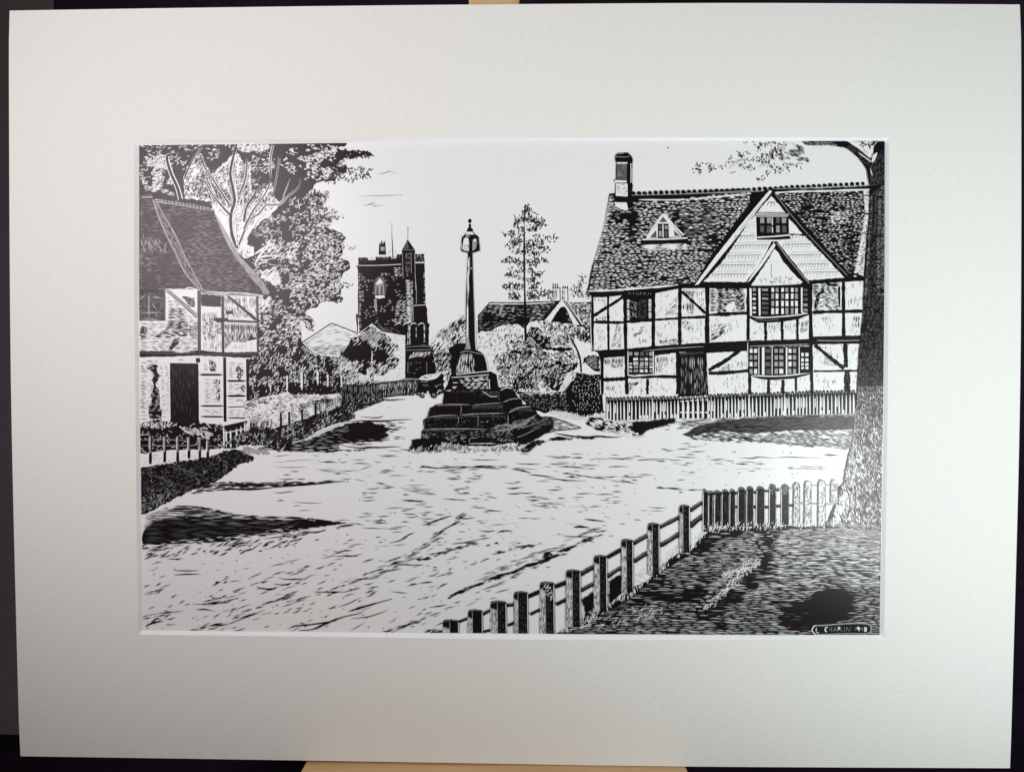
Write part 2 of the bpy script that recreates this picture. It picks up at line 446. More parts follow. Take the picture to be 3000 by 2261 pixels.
# border rule and sky
p = ink('border_rule', 'thin dark line ruled round the drawn scene')
p.lines([[(430, 425), (900, 419.6), (1500, 416.6), (2200, 414.8), (2590, 414)]], 1.3, 'L')
p.lines([[(2591, 415), (2590.5, 780), (2587, 1155), (2581, 1525), (2576.3, 1858)]], 3.2, 'K')
p.lines([[(2577, 1857.6), (2300, 1858), (2050, 1857)]], 3.0, 'K')
p = ink('drawn_cloud', 'longer thin cloud strokes above the church tower')
for g in ([(540, 645), (760, 640), (900, 637), (1040, 632)], [(600, 668), (810, 665)], [(570, 690), (720, 690)], [(600, 750), (680, 735), (740, 752), (830, 745)],
          [(640, 745), (700, 720), (760, 728)], [(700, 760), (780, 750)]):
    p.line(T('D', g), 1.5, 'K', 0.2, 0.2)
p.line(T('D', [(880, 640), (1030, 630)]), 2.6, 'K', 0.3, 0.2)
p = ink('drawn_cloud', 'faint short cloud strokes beside the leafy branch tip')
for g in ([(750, 408), (830, 398), (880, 380), (960, 388)], [(850, 358), (980, 350)], [(900, 410), (970, 400)]): p.line(T('D', g), 1.8, 'K', 0.2, 0.2)
p = ink('ink_speck', 'tiny ink speck in the empty sky')
p.disc(*T('I', (1135, 148))[0], 2.4)

# ---- church
tower = ink('drawn_church_tower', 'dark square church tower with battlements and a pointed turret')
tw = T('D', (520, 1402), (548, 1390), (555, 1305), (655, 1312), (662, 1335), (735, 1335), (742, 1296), (900, 1290), (905, 1318), (962, 1315), (968, 1272), (1022, 1270), (1022, 1230),
      (1085, 1115), (1165, 1228), (1165, 1268), (1265, 1270), (1268, 1395), (1275, 1660)) + \
     T('E', (1758, 420), (1775, 460), (1782, 640), (1812, 665), (1800, 700), (1798, 935), (1495, 935), (1490, 800), (1240, 730), (1100, 700), (900, 780), (880, 530), (850, 530), (868, 770), (880, 775), (880, 0)) + T('D', (540, 1410))
tower.fill(tw, 'K', 0.8)
tower.hatch(T('E', (880, 0), (930, 0), (930, 760), (885, 760)), 'W', 0, 4.6, 7, 1.5, 3, 0.85)
tower.hatch(T('E', (930, 0), (1500, 0), (1560, 640), (900, 700)), 'W', 0, 4.6, 6, 1.5, 5, 0.8, clump=(22, 0.56, 5))
tower.hatch(T('E', (1380, 360), (1580, 330), (1580, 650), (1330, 650)), 'W', 0, 4.4, 11, 1.6, 3, 0.9)
tower.hatch(T('E', (1490, 95), (1590, 90), (1592, 640), (1520, 640), (1500, 200)), 'W', 0, 3.6, 14, 2.4, 2, 0.95)
tower.hatch(T('E', (1720, 0), (1755, 0), (1755, 400), (1725, 400)), 'W', 0, 5.0, 6, 1.6, 3, 0.8)
tower.hatch(T('D', (930, 1420), (1020, 1400), (1030, 1500), (940, 1540)), 'W', 0, 3.8, 12, 1.7, 3, 0.8)
tower.hatch(T('D', (550, 1300), (1000, 1285), (1000, 1330), (560, 1345)), 'L', PI / 2, 3.0, 9, 1.2, 2, 0.55)
tower.line(T('D', (545, 1393), (760, 1392), (1015, 1380)), 1.8, 'W')
tower.line(T('D', (1160, 1362), (1262, 1362)), 3.2, 'W')
tower.hatch(T('D', (1170, 1275), (1262, 1275), (1262, 1355), (1170, 1355)), 'L', PI / 2, 4.2, 12, 1.5, 2, 0.6)
for x in (1195, 1218): tower.line(T('D', (x, 1268), (x + 3, 1300)), 2.0, 'W', 0, 0.3)
tower.line(T('E', (1600, 420), (1750, 412)), 2.0, 'W')
tower.lines([T('E', (1610, 0), (1635, 180), (1635, 400)), T('E', (1590, 330), (1598, 620))], 1.8, 'L')
for x in (1400, 1505, 1600, 1700): tower.line(T('E', (x - 50, 680), (x, 648), (x + 40, 660)), 3.0, 'W', 0.2, 0.2)
tower.hatch(T('E', (1520, 670), (1560, 670), (1560, 935), (1515, 935)), 'W', PI / 2, 2.4, 20, 1.6, 2, 0.85)
tower.hatch(T('E', (1725, 660), (1750, 660), (1752, 900), (1725, 900)), 'W', PI / 2, 2.6, 18, 1.6, 2, 0.85)
tower.hatch(T('E', (1625, 690), (1640, 690), (1640, 840), (1628, 840)), 'W', PI / 2, 2.4, 18, 1.4, 2, 0.85)
tur = ink('turret', None, tower)
tur.fill(T('D', (1022, 1230), (1085, 1112), (1165, 1228), (1160, 1560), (1040, 1545), (1030, 1400)), 'K')
tur.fill(T('D', (1040, 1212), (1085, 1125), (1095, 1212)), 'G')
tur.hatch(T('D', (1050, 1260), (1112, 1260), (1112, 1540), (1060, 1540)), 'L', 0, 3.4, 8, 1.3, 3, 0.7)
tur.lines([T('D', (1028, 1260), (1036, 1530)), T('D', (1160, 1260), (1172, 1659))], 1.6, 'L')
tur.lines([T('D', (1122, 1250), (1125, 1480)), T('D', (1030, 1224), (1160, 1226))], 1.3, 'L')
tur.line(T('D', (1088, 985), (1087, 1115)), 1.1, 'K'); tur.lines([T('D', (1078, 992), (1100, 992))], 1.2, 'K')
q = ink('flagpole', None, tower)
q.line(T('D', (915, 920), (915, 1080), (922, 1200), (926, 1310)), 2.6, 'K', 0.3, 0)
q.lines([T('D', (870, 1265), (905, 1220)), T('D', (945, 1230), (970, 1270))], 0.9, 'L')
q = ink('pinnacle', None, tower)
q.fill(T('D', (778, 1140), (790, 1170), (806, 1110), (815, 1165), (835, 1125), (846, 1170), (852, 1285), (772, 1285)), 'K')
q.fill(T('D', (790, 1190), (838, 1190), (836, 1235), (795, 1235)), 'L')
q.fill(T('D', (740, 1290), (760, 1278), (855, 1278), (900, 1290), (880, 1300), (750, 1300)), 'W')
q = ink('belfry_window', None, tower)
q.fill(T('E', (1078, 280), (1085, 120), (1115, 60), (1155, 40), (1200, 60), (1235, 120), (1240, 280)), 'G')
q.fill(T('E', (1098, 280), (1104, 130), (1160, 58), (1208, 110), (1222, 280)), 'L'); q.fill(T('E', (1110, 150), (1160, 70), (1205, 120), (1160, 140)), 'W')
q.fill(T('E', (1112, 280), (1122, 180), (1140, 150), (1148, 280)), 'G'); q.fill(T('E', (1170, 280), (1176, 170), (1196, 160), (1206, 280)), 'G')
q.fill(T('E', (1100, 292), (1222, 288), (1228, 318), (1150, 332), (1105, 320)), 'W')
q.fill(T('E', (1088, 332), (1120, 335), (1130, 500), (1108, 505), (1090, 420)), 'L')

shed = ink('drawn_barn', 'pale gabled barn behind the hedge, left of the church')
pts = T('E', (165, 890), (535, 648), (880, 775), (900, 900), (680, 1090), (300, 1120), (150, 1000))
shed.fill(pts, 'W')
shed.hatch(pts, 'K', 0.02, 4.4, 22, 1.3, 4, 0.8, clump=(16, 0.35, 6))
shed.hatch(T('E', (150, 950), (900, 930), (680, 1100), (300, 1130)), 'K', 0.02, 3.4, 26, 1.7, 2, 0.9)
shed.lines([T('E', (160, 895), (350, 770), (535, 650)), T('E', (535, 650), (700, 710), (880, 785))], 3.0, 'K')
nave = ink('drawn_church_nave', 'pale stone nave with low roof below the church tower')
pts = T('E', (890, 770), (1060, 645), (1190, 745), (1488, 800), (1495, 1370), (1100, 1395), (880, 1395), (880, 900))
nave.fill(pts, 'W')
nave.fill(T('E', (1070, 650), (1330, 695), (1485, 785), (1485, 808), (1190, 758)), 'K')
nave.hatch(T('E', (1120, 668), (1330, 708), (1440, 770), (1190, 745)), 'L', 0.2, 3.2, 16, 1.2, 3, 0.7)
nave.scat(pts, 'K', 260, 5, 1.3, 0.1, 0.5, 0.1)
nave.line(T('E', (890, 772), (1060, 648), (1180, 742)), 2.2, 'K', sm=False)
porch = ink('drawn_lych_gate', 'small dark gate building right of the church nave')
porch.fill(T('E', (1492, 935), (1840, 935), (1905, 1090), (1905, 1290), (1700, 1375), (1490, 1375)), 'K', 0.6)
pts = T('E', (1518, 1115), (1600, 1025), (1832, 1018), (1770, 1108), (1660, 1085))
porch.hatch(pts, 'W', -0.75, 3.2, 17, 2.4, 1.5, 0.95)
porch.lines([T('E', (1500, 962), (1650, 948), (1835, 948)), T('E', (1500, 1000), (1830, 990))], 1.3, 'L')
porch.line(T('E', (1838, 1030), (1900, 1140), (1905, 1285)), 1.8, 'W')
porch.hatch(T('E', (1530, 1150), (1770, 1150), (1770, 1300), (1530, 1300)), 'L', 0, 5, 8, 1.1, 6, 0.5)
porch.lines([T('E', (1528, 1150), (1525, 1290)), T('E', (1770, 1150), (1772, 1290))], 1.2, 'L')

# ---- big leafy tree at upper left
tree = ink('drawn_leafy_tree', 'large dark leafy tree behind the cottage')
sil = [(400, 400)] + T('D', (430, 60), (425, 85), (405, 110), (330, 120), (350, 150), (560, 150), (640, 165), (690, 175), (700, 212), (600, 205), (490, 245), (430, 235), (400, 290), (430, 340), (420, 385),
    (330, 420), (310, 450), (300, 490), (180, 480), (100, 500), (60, 570), (20, 590), (10, 625), (130, 605), (225, 620), (235, 655), (130, 690), (175, 735), (120, 790), (60, 830), (250, 850), (270, 900), (210, 925), (90, 930), (50, 970),
    (190, 985), (275, 1000), (370, 1040), (420, 1095), (385, 1140), (375, 1200), (385, 1270), (330, 1310), (440, 1340), (465, 1420), (400, 1460), (370, 1530), (330, 1560), (400, 1620), (350, 1659)) + \
    T('E', (600, 10), (650, 110), (660, 230), (640, 300), (600, 370), (480, 360), (400, 380), (330, 450), (210, 480), (200, 540), (280, 580), (290, 680), (230, 620), (120, 610), (130, 720), (145, 860), (180, 960), (240, 1180), (0, 1200)) + \
    T('B', (1290, 1150), (1300, 1000), (1385, 980), (1385, 330), (1480, 300), (700, -300), (100, -300)) + [(400, 650)]
tree.fill(sil, 'K', 2.5, 7)
# open sky and pale bark seen among the limbs
core = T('A', (845, 820), (790, 700), (520, 670), (505, 450), (570, 320), (640, 220), (690, 180), (770, 330), (830, 400), (900, 330), (1000, 230), (1090, 180), (1140, 260), (1230, 290), (1240, 560),
         (1310, 600), (1420, 520), (1470, 500), (1480, 640), (1560, 720), (1450, 850), (1330, 930), (1230, 1040), (1190, 1160), (1270, 1200), (1265, 1290), (1160, 1315), (1090, 1250), (960, 1080))
tree.fill(core, 'W', 2.5)
tree.scat(core, 'K', 620, 10, 2.2, -0.7, 0.8, 0.2, clump=(20, 0.46, 6), dens=lambda x, y: 1.0 if y < 600 else 0.35)
tree.scat(T('A', (520, 500), (640, 230), (700, 200), (830, 400), (1000, 260), (1090, 200), (1220, 300), (1230, 560), (1420, 540), (1480, 640), (1330, 760), (1180, 720), (1000, 760), (820, 700), (520, 640)), 'K', 420, 11, 3.0, -0.8, 0.9, 0.25, clump=(17, 0.46, 8))
tree.scat(T('A', (560, 420), (1230, 300), (1480, 640), (1200, 1000), (1020, 1000), (820, 700)), 'L', 260, 13, 2.6, -0.9, 0.7, 0.2)
tree.hatch(T('A', (1000, 420), (1200, 300), (1230, 560), (1130, 700), (1020, 640)), 'L', PI / 2, 4, 18, 2.4, 4, 0.7)
tree.hatch(T('A', (560, 420), (700, 250), (820, 420), (980, 560), (1000, 760), (820, 690), (540, 640)), 'L', -1.0, 4.4, 16, 2.6, 5, 0.6)
tree.hatch(T('A', (1240, 1040), (1450, 850), (1500, 900), (1300, 1120)), 'L', -0.6, 4, 18, 2.6, 4, 0.8)
tree.scat(T('A', (520, 480), (800, 380), (1000, 680), (960, 800), (800, 680), (520, 650)), 'K', 210, 9, 2.2, -0.7, 1.2, 0.25, curl=3)
tree.scat(T('A', (1130, 560), (1460, 560), (1350, 820), (1180, 900)), 'K', 90, 8, 2.0, -0.7, 1.0, 0.25, curl=3)
up = T('A', (40, 100), (1450, 90), (1460, 480), (1240, 560), (1230, 280), (1080, 180), (1000, 230), (830, 380), (700, 170), (640, 200), (500, 450), (520, 660), (40, 560))
tree.scat(up, 'W', 250, 10, 2.4, -0.35, 0.7, 0.2, clump=(30, 0.56, 8))
tree.scat(T('A', (50, 200), (300, 210), (360, 340), (420, 640), (200, 590), (50, 560)), 'W', 210, 12, 3.0, -0.5, 0.7, 0.2, clump=(22, 0.48, 6))
tree.scat(T('A', (1080, 90), (1430, 90), (1430, 150), (1120, 165)), 'W', 110, 12, 3.2, -0.5, 0.4, 0.2)
tree.scat(T('A', (1330, 250), (1530, 220), (1480, 340), (1360, 420)), 'W', 34, 11, 3.0, -0.2, 0.5, 0.2)
tree.scat(T('D', (0, 90), (400, 100), (650, 190), (430, 260), (400, 420), (150, 470), (0, 440)), 'W', 150, 9, 3.2, 0.1, 0.6, 0.25, clump=(20, 0.5, 7))
tree.scat(T('A', (1550, 100), (2150, 100), (2190, 440), (1780, 480), (1560, 300)), 'W', 160, 10, 3.3, 0.25, 0.7, 0.25, clump=(26, 0.55, 7))
right_ = T('A', (1540, 740), (1800, 560), (2050, 600), (2000, 760), (2190, 880), (2190, 1000), (1900, 1000), (2200, 1110), (2200, 1659), (1400, 1659), (1270, 1450), (1230, 1050), (1400, 860))
tree.scat(right_, 'W', 760, 9, 2.3, -0.25, 0.9, 0.25, clump=(22, 0.49, 8))
tree.scat(T('A', (1400, 1100), (1750, 1150), (1750, 1380), (1550, 1350), (1400, 1250)), 'W', 110, 15, 3.0, -0.7, 0.4, 0.15)
tree.scat(T('A', (1320, 1480), (1500, 1400), (1560, 1560), (1500, 1600)), 'W', 60, 14, 3.6, -0.3, 0.5, 0.2)
tree.scat(T('D', (0, 560), (250, 600), (180, 740), (430, 840), (280, 930), (0, 990)), 'W', 200, 8, 2.6, -0.2, 0.9, 0.25)
tree.scat(T('D', (0, 990), (350, 1020), (420, 1100), (370, 1250), (460, 1400), (370, 1659), (0, 1659)), 'W', 330, 9, 2.6, -0.1, 0.9, 0.25, clump=(20, 0.4, 7))
tree.scat(T('D', (60, 580), (230, 600), (170, 760), (420, 850), (240, 950), (20, 1000), (0, 600)), 'K', 130, 9, 2.4, 0, 1.0, 0.2, curl=4)
low = T('E', (0, 0), (640, 20), (650, 300), (450, 380), (200, 480), (280, 600), (120, 600), (140, 830), (0, 900))
tree.scat(low, 'W', 330, 9, 2.7, -0.1, 0.8, 0.25, clump=(18, 0.42, 7))
tree.scat(T('B', (1390, 350), (1600, 330), (1850, 560), (1860, 820), (1700, 980), (1390, 980)), 'W', 420, 9, 2.7, -0.35, 0.6, 0.25, clump=(20, 0.36, 7))
tree.scat(T('B', (1400, 100), (1600, 90), (1640, 200), (1560, 190)), 'W', 40, 14, 3.5, 0.2, 0.5, 0.2)
tree.scat(T('B', (1380, 330), (1530, 330), (1500, 420), (1380, 540)), 'W', 60, 12, 4.5, -0.6, 0.5, 0.2)
tree.scat(T('D', (300, 130), (700, 150), (700, 215), (420, 240)), 'K', 60, 8, 3.0, 0.1, 1.0, 0.2, curl=3)
tree.scat(T('D', (300, 350), (700, 340), (680, 420), (560, 460), (400, 480), (180, 500), (200, 460)), 'K', 110, 9, 2.4, 0.1, 1.0, 0.2, curl=4)
tree.scat(T('D', (380, 1160), (540, 1180), (500, 1220), (370, 1220)), 'K', 14, 6, 1.8, 0.5, 1.0, 0.2)
tree.scat(T('D', (380, 1570), (490, 1600), (480, 1640), (400, 1640)), 'K', 12, 7, 2.2, 0.5, 1.0, 0.2)
tree.scat(T('E', (120, 560), (300, 560), (310, 740), (230, 740)), 'K', 40, 8, 2.4, 0.6, 0.8, 0.2)
tree.scat([(x, y) for x, y in T('E', (450, 280), (680, 290), (660, 380), (600, 400), (470, 400))], 'K', 40, 9, 2.6, 0.8, 0.8, 0.2)
limb = ink('limbs', None, tree)
def bough(pts, w0, w1, dark='K', lit='W', k=0.45):
    P = smooth(T('A', pts), 5); n = len(P)
    limb.level(P)
    for j, (off, mm, wk) in enumerate(((0, dark, 1.0), (0.5, lit, k * 0.55), (-0.5, lit, k * 0.35))):
        if mm is None: continue
        q = []; 
        for i, (x, y) in enumerate(P):
            a, b = P[max(i - 1, 0)], P[min(i + 1, n - 1)]; L = math.hypot(b[0] - a[0], b[1] - a[1]) or 1
            w_ = w0 + (w1 - w0) * i / (n - 1)
            q.append((x - (b[1] - a[1]) / L * off * w_, y + (b[0] - a[0]) / L * off * w_))
        limb._line(q, (w0 + w1) / 2 * wk + 0.6, mm, 0.0, 0.2)
limb.lines([T('A', *g) for g in ([(1000, 860), (900, 760), (800, 690), (720, 640)], [(990, 800), (940, 640), (890, 560)], [(1040, 700), (980, 520), (960, 380)], [(1100, 760), (1140, 640), (1230, 520)], [(1180, 860), (1260, 720), (1330, 640), (1360, 560)], [(1230, 900), (1330, 790), (1420, 720), (1500, 640)], [(1280, 930), (1400, 850), (1500, 800)], [(1330, 890), (1420, 790), (1560, 700), (1600, 640)], [(440, 600), (400, 460), (380, 300)], [(860, 640), (800, 520), (760, 400)], [(1270, 1280), (1360, 1230), (1440, 1220), (1540, 1200)], [(1290, 1400), (1380, 1360), (1480, 1390), (1620, 1400)], [(1300, 1330), (1420, 1330), (1520, 1300)])], 3.0, 'W', 0.1, 0.4)
bough([(1085, 1200), (1030, 1040), (1022, 850), (1062, 700), (1045, 560), (1015, 400), (1045, 220), (1085, 90)], 11, 8)
bough([(1090, 1215), (1150, 1060), (1230, 900), (1330, 830), (1400, 745), (1540, 735), (1640, 640), (1740, 560), (1775, 450)], 7, 4)
bough([(1160, 1000), (1260, 800), (1350, 680), (1420, 560), (1445, 470)], 7, 4)
bough([(1160, 920), (1190, 760), (1270, 640), (1300, 560)], 8, 4)
bough([(1115, 620), (1170, 480), (1190, 350), (1190, 240)], 9, 6, 'G')
bough([(1012, 850), (930, 760), (830, 640), (760, 520), (700, 450)], 8, 4)
bough([(1000, 730), (900, 580), (830, 470), (740, 340), (690, 190)], 7, 5)
bough([(475, 680), (440, 550), (365, 380), (330, 220), (400, 200)], 12, 9)
bough([(520, 450), (570, 330), (640, 200), (720, 110)], 6, 4, 'K')
bough([(1545, 230), (1520, 400), (1490, 560), (1465, 660)], 6, 4, 'G', 'L')
bough([(1475, 95), (1440, 280), (1455, 460)], 6, 5, 'G', 'W')
bough([(1580, 660), (1620, 560), (1660, 450)], 4, 3, 'L', None)
limb.lines([T('A', (1275, 1390), (1320, 1300), (1400, 1210), (1500, 1130)), T('A', (1290, 1330), (1400, 1290), (1600, 1300)), T('A', (1270, 1270), (1380, 1200), (1450, 1150)), T('A', (1000, 1100), (985, 960), (980, 860)),
            T('A', (1080, 1180), (1070, 1000), (1050, 880)), T('A', (1170, 1140), (1200, 1060), (1260, 960), (1330, 890))], 6.0, 'W', 0.2, 0.3)
limb.lines([T('A', (1280, 1460), (1380, 1380), (1550, 1350), (1760, 1330))], 3.6, 'K', 0.1, 0.3)
limb.lines([T('A', (1100, 1240), (1180, 1210), (1190, 1300)), T('A', (2060, 1450), (2085, 1370)), T('A', (1845, 1610), (1860, 1540)), T('A', (2080, 1150), (2120, 1300)), T('A', (1740, 670), (1765, 800)), T('A', (1790, 660), (1815, 700))], 2.6, 'W', 0.2, 0.2)

# ---- left cottage
cot = ink('drawn_cottage', 'half-timbered brick cottage cut by the left edge of the scene')
wall = T('B', (60, 235), (400, 235), (760, 250), (1385, 300), (1385, 960), (1295, 1000), (1295, 1659)) + T('C', (1300, 200), (1240, 260), (1000, 260), (60, 260))
cot.fill(wall, 'W')
cot.hatch(T('B', (400, 330), (560, 380), (735, 600), (735, 800), (420, 620)), 'K', 0.02, 4.3, 16, 1.6, 3, 0.9)
cot.fill(T('B', (560, 325), (700, 340), (705, 440), (640, 430)), 'K', 1.5); cot.hatch(T('B', (550, 325), (730, 340), (730, 500), (640, 440)), 'W', 0.15, 3.8, 12, 1.4, 4, 0.7)
cot.hatch(T('B', (105, 610), (735, 600), (735, 920), (105, 920)), 'K', 0.02, 4.6, 24, 2.0, 3, 0.92)
cot.hatch(T('B', (430, 450), (560, 450), (660, 720), (600, 760), (250, 760), (380, 680)), 'K', 0.02, 3.6, 24, 3.0, 2, 0.95)
cot.fill(T('B', (480, 780), (540, 770), (530, 830), (450, 910), (415, 905)), 'K', 1)
cot.hatch(T('B', (640, 640), (730, 650), (730, 790), (650, 790)), 'K', 0.8, 3.2, 10, 2.0, 2, 0.9)
cot.scat(T('B', (105, 640), (180, 660), (180, 760), (110, 800)), 'K', 60, 9, 2.4, 0.4, 0.8)
cot.hatch(T('B', (560, 350), (700, 480), (640, 520), (470, 400)), 'K', 0.02, 4.4, 12, 1.4, 4, 0.5)
# upper right bays
cot.hatch(T('B', (770, 490), (1000, 490), (1000, 920), (770, 920)), 'G', PI / 2, 2.8, 22, 1.5, 4, 0.75, clump=(14, 0.3, 6))
cot.scat(T('B', (780, 560), (1000, 560), (1000, 720), (850, 820), (780, 780)), 'K', 80, 8, 2.6, -0.5, 0.9, 0.2)
cot.fill(T('B', (770, 300), (985, 320), (985, 440), (775, 430)), 'K', 1)
cot.fill(T('B', (790, 436), (900, 436), (970, 455), (975, 482), (880, 490), (790, 465)), 'W', 0.5)
cot.hatch(T('B', (1025, 320), (1370, 330), (1370, 560), (1025, 560)), 'G', PI / 2, 2.6, 24, 1.8, 3, 0.85)
cot.hatch(T('B', (1025, 610), (1370, 620), (1370, 760), (1290, 790), (1260, 830), (1100, 820), (1025, 915)), 'G', PI / 2, 2.4, 26, 2.2, 2, 0.92)
cot.hatch(T('B', (1090, 620), (1260, 620), (1250, 830), (1100, 820)), 'K', PI / 2, 3.4, 26, 1.7, 3, 0.8)
cot.fill(T('B', (1270, 800), (1310, 740), (1330, 770), (1370, 765), (1370, 785), (1290, 805)), 'K', 0.7)
cot.hatch(T('B', (1100, 850), (1370, 800), (1370, 915), (1100, 915)), 'G', PI / 2, 6.0, 12, 1.2, 10, 0.6)
cot.fill(T('B', (1040, 480), (1110, 480), (1120, 520), (1040, 520)), 'K', 1.5)
# lower floor
cot.hatch(T('B', (105, 1010), (300, 1020), (330, 1659), (105, 1659)), 'K', 0.02, 5.0, 20, 2.2, 4, 0.9)
cot.hatch(T('B', (320, 1080), (430, 1080), (430, 1640), (340, 1640)), 'K', 0.05, 5.4, 9, 1.7, 6, 0.7)
cot.fill(T('B', (180, 1100), (250, 1070), (310, 1070), (290, 1130), (330, 1180), (300, 1240), (280, 1290), (320, 1340), (330, 1440), (325, 1500), (350, 1560), (345, 1659)) + T('C', (350, 190), (210, 160)) + T('B', (200, 1540), (240, 1430), (225, 1400), (260, 1300), (240, 1230), (260, 1150)), 'K', 2)
cot.hatch(T('B', (520, 1000), (690, 1000), (690, 1025), (520, 1025)), 'K', 0, 3, 20, 1.5, 4, 0.8)
for (a, b, c, d) in ((790, 1060, 940, 1150), (800, 1220, 985, 1480), (1060, 1040, 1240, 1200), (1060, 1270, 1250, 1380), (1060, 1430, 1250, 1490), (790, 1530, 990, 1600), (1060, 1550, 1250, 1620)):
    cot.hatch(T('B', (a, b), (c, b), (c, d), (a, d)), 'K', 0.02, 4.6, 16, 1.6, 4, 0.7)
cot.scat(T('B', (860, 1010), (930, 1050), (930, 1140), (870, 1130)), 'K', 40, 8, 2.8, 0.3, 0.9)
cot.scat(T('B', (1140, 1080), (1210, 1080), (1220, 1230), (1160, 1220)), 'K', 50, 8, 2.8, 1.0, 0.9)
cot.scat(T('B', (1190, 1290), (1240, 1290), (1240, 1360), (1190, 1350)), 'K', 14, 8, 2.6, 0.3, 0.9)
cot.scat(T('B', (930, 1230), (975, 1230), (970, 1480), (940, 1480)), 'K', 34, 9, 2.4, 1.3, 0.5)
cot.hatch(T('B', (180, 1100), (350, 1070), (350, 1659), (190, 1659)), 'W', 0.02, 5.0, 12, 1.7, 7, 0.75)
cot.hatch(T('B', (400, 760), (560, 760), (540, 910), (400, 910)), 'W', 0.02, 4.6, 12, 1.6, 7, 0.6)
beam = ink('beams', None, cot)
beam.fill(T('B', (60, 915), (430, 915), (560, 935), (735, 905), (1010, 930), (1390, 925), (1395, 985), (1240, 990), (1000, 975), (730, 965), (420, 975), (60, 985)), 'K', 1)
beam.lines([T('B', (110, 935), (400, 940), (720, 935)), T('B', (740, 950), (1000, 950), (1240, 945), (1370, 950))], 2.6, 'G')
beam.fill(T('B', (732, 255), (768, 260), (768, 925), (738, 925)), 'G'); beam.lines([T('B', (736, 260), (740, 925))], 3.0, 'K'); beam.lines([T('B', (764, 270), (762, 925))], 2.0, 'K')
beam.fill(T('B', (988, 320), (1022, 320), (1022, 930), (995, 930)), 'G'); beam.lines([T('B', (1000, 330), (1012, 930))], 3.0, 'K')
beam.lines([T('B', (1375, 320), (1382, 930))], 5, 'G'); beam.lines([T('B', (1386, 320), (1390, 930))], 2.4, 'K')
beam.fill(T('B', (385, 250), (420, 250), (720, 520), (735, 560), (700, 545), (400, 280)), 'L'); beam.lines([T('B', (430, 260), (735, 525))], 1.8, 'K'); beam.lines([T('B', (400, 275), (560, 400), (720, 560))], 1.8, 'K')
beam.fill(T('B', (1040, 320), (1075, 320), (1370, 560), (1370, 590), (1340, 580)), 'K', 0.6)
beam.fill(T('B', (1010, 575), (1370, 590), (1370, 615), (1050, 605)), 'G'); beam.lines([T('B', (1020, 580), (1200, 585), (1430, 600))], 2.4, 'K')
beam.fill(T('B', (900, 560), (1060, 560), (1070, 600), (950, 610)), 'K', 1.5)
beam.lines([T('B', (735, 990), (740, 1040))], 12, 'K'); beam.lines([T('B', (1025, 985), (1030, 1659)) + T('C', (1040, 200))], 8.5, 'K', sm=False); beam.lines([T('B', (1272, 1000), (1285, 1659)) + T('C', (1290, 210))], 10, 'K', sm=False)
for (x0, y0, x1, y1, w_) in ((750, 1170, 1010, 1172, 6), (1045, 1238, 1262, 1238, 6), (1045, 1400, 1265, 1400, 6), (760, 1508, 1020, 1508, 5), (1050, 1520, 1265, 1515, 3), (760, 1622, 1020, 1625, 5), (1050, 1635, 1275, 1640, 4)):
    beam.lines([T('B', (x0, y0), (x1, y1))], w_, 'K', 0.05, 0.05)
d = ink('door', None, cot)
d.fill(T('B', (428, 1045), (742, 1048), (748, 1659)) + T('C', (765, 255), (520, 245), (435, 215)) + T('B', (434, 1659)), 'K', 0.4)
d.hatch(T('B', (450, 1070), (720, 1070), (720, 1659), (450, 1659)), 'G', PI / 2, 5, 20, 1.0, 16, 0.6)
d.lines([T('B', (430, 1050), (432, 1340), (436, 1659))], 2.4, 'W')
q = ink('window', None, cot)
q.fill(T('B', (60, 240), (385, 250), (385, 590), (60, 590)), 'K', 0.8)
q.scat(T('B', (105, 300), (360, 300), (360, 570), (105, 570)), 'G', 160, 14, 3.6, 0, 1.6, 0.1)
q.lines([T('B', (205, 280), (210, 570)), T('B', (110, 350), (180, 310)), T('B', (240, 330), (350, 345)), T('B', (110, 505), (340, 500)), T('B', (240, 400), (290, 470)), T('B', (290, 500), (290, 560)), T('B', (120, 570), (330, 575))], 3.6, 'L', 0.2, 0.2)
q.lines([T('B', (375, 250), (378, 590))], 5, 'G')
roof = ink('roof', None, cot)
rp = T('A', (20, 640), (150, 610), (200, 665), (430, 690), (790, 760), (835, 820), (1010, 1130), (1110, 1310), (1260, 1480), (1400, 1659)) + T('B', (1510, 320), (1370, 312), (1180, 305), (780, 285), (760, 255), (620, 245), (400, 245), (60, 250))
roof.fill(rp, 'K', 0.6)
roof.hatch(rp, 'G', 0.03, 2.5, 26, 1.25, 3, 0.95)
roof.hatch(rp, 'L', 0.03, 3.1, 18, 0.9, 6, 0.6, clump=(60, 0.42, 4))
roof.scat(T('A', (40, 1050), (330, 1160), (330, 1250), (60, 1240)), 'L', 60, 14, 2.0, 1.4, 0.3)
# pale ridge and verges
roof.line(T('A', (180, 700), (440, 735), (640, 770), (840, 800)), 4.0, 'L'); roof.line(T('A', (200, 680), (440, 715), (840, 785)), 1.6, 'W')
for i in range(14): roof.line(T('A', (290 + i * 38, 668 + i * 7.4), (300 + i * 38, 705 + i * 7.4)), 3.0, 'K')
roof.line(T('A', (60, 655), (170, 655)), 4, 'L')
roof.line(T('A', (175, 680), (240, 870), (330, 1080), (430, 1280), (530, 1480), (690, 1659)), 3.6, 'L'); 
roof.line(T('A', (215, 700), (310, 880), (420, 1060), (520, 1290), (620, 1480), (710, 1650)), 3.0, 'L')
roof.hatch(T('A', (175, 680), (215, 700), (310, 880), (420, 1060), (520, 1290), (640, 1520), (760, 1700), (690, 1659), (530, 1480), (430, 1280), (330, 1080), (240, 870)), 'L', 1.08, 2.6, 26, 1.4, 3, 0.9)
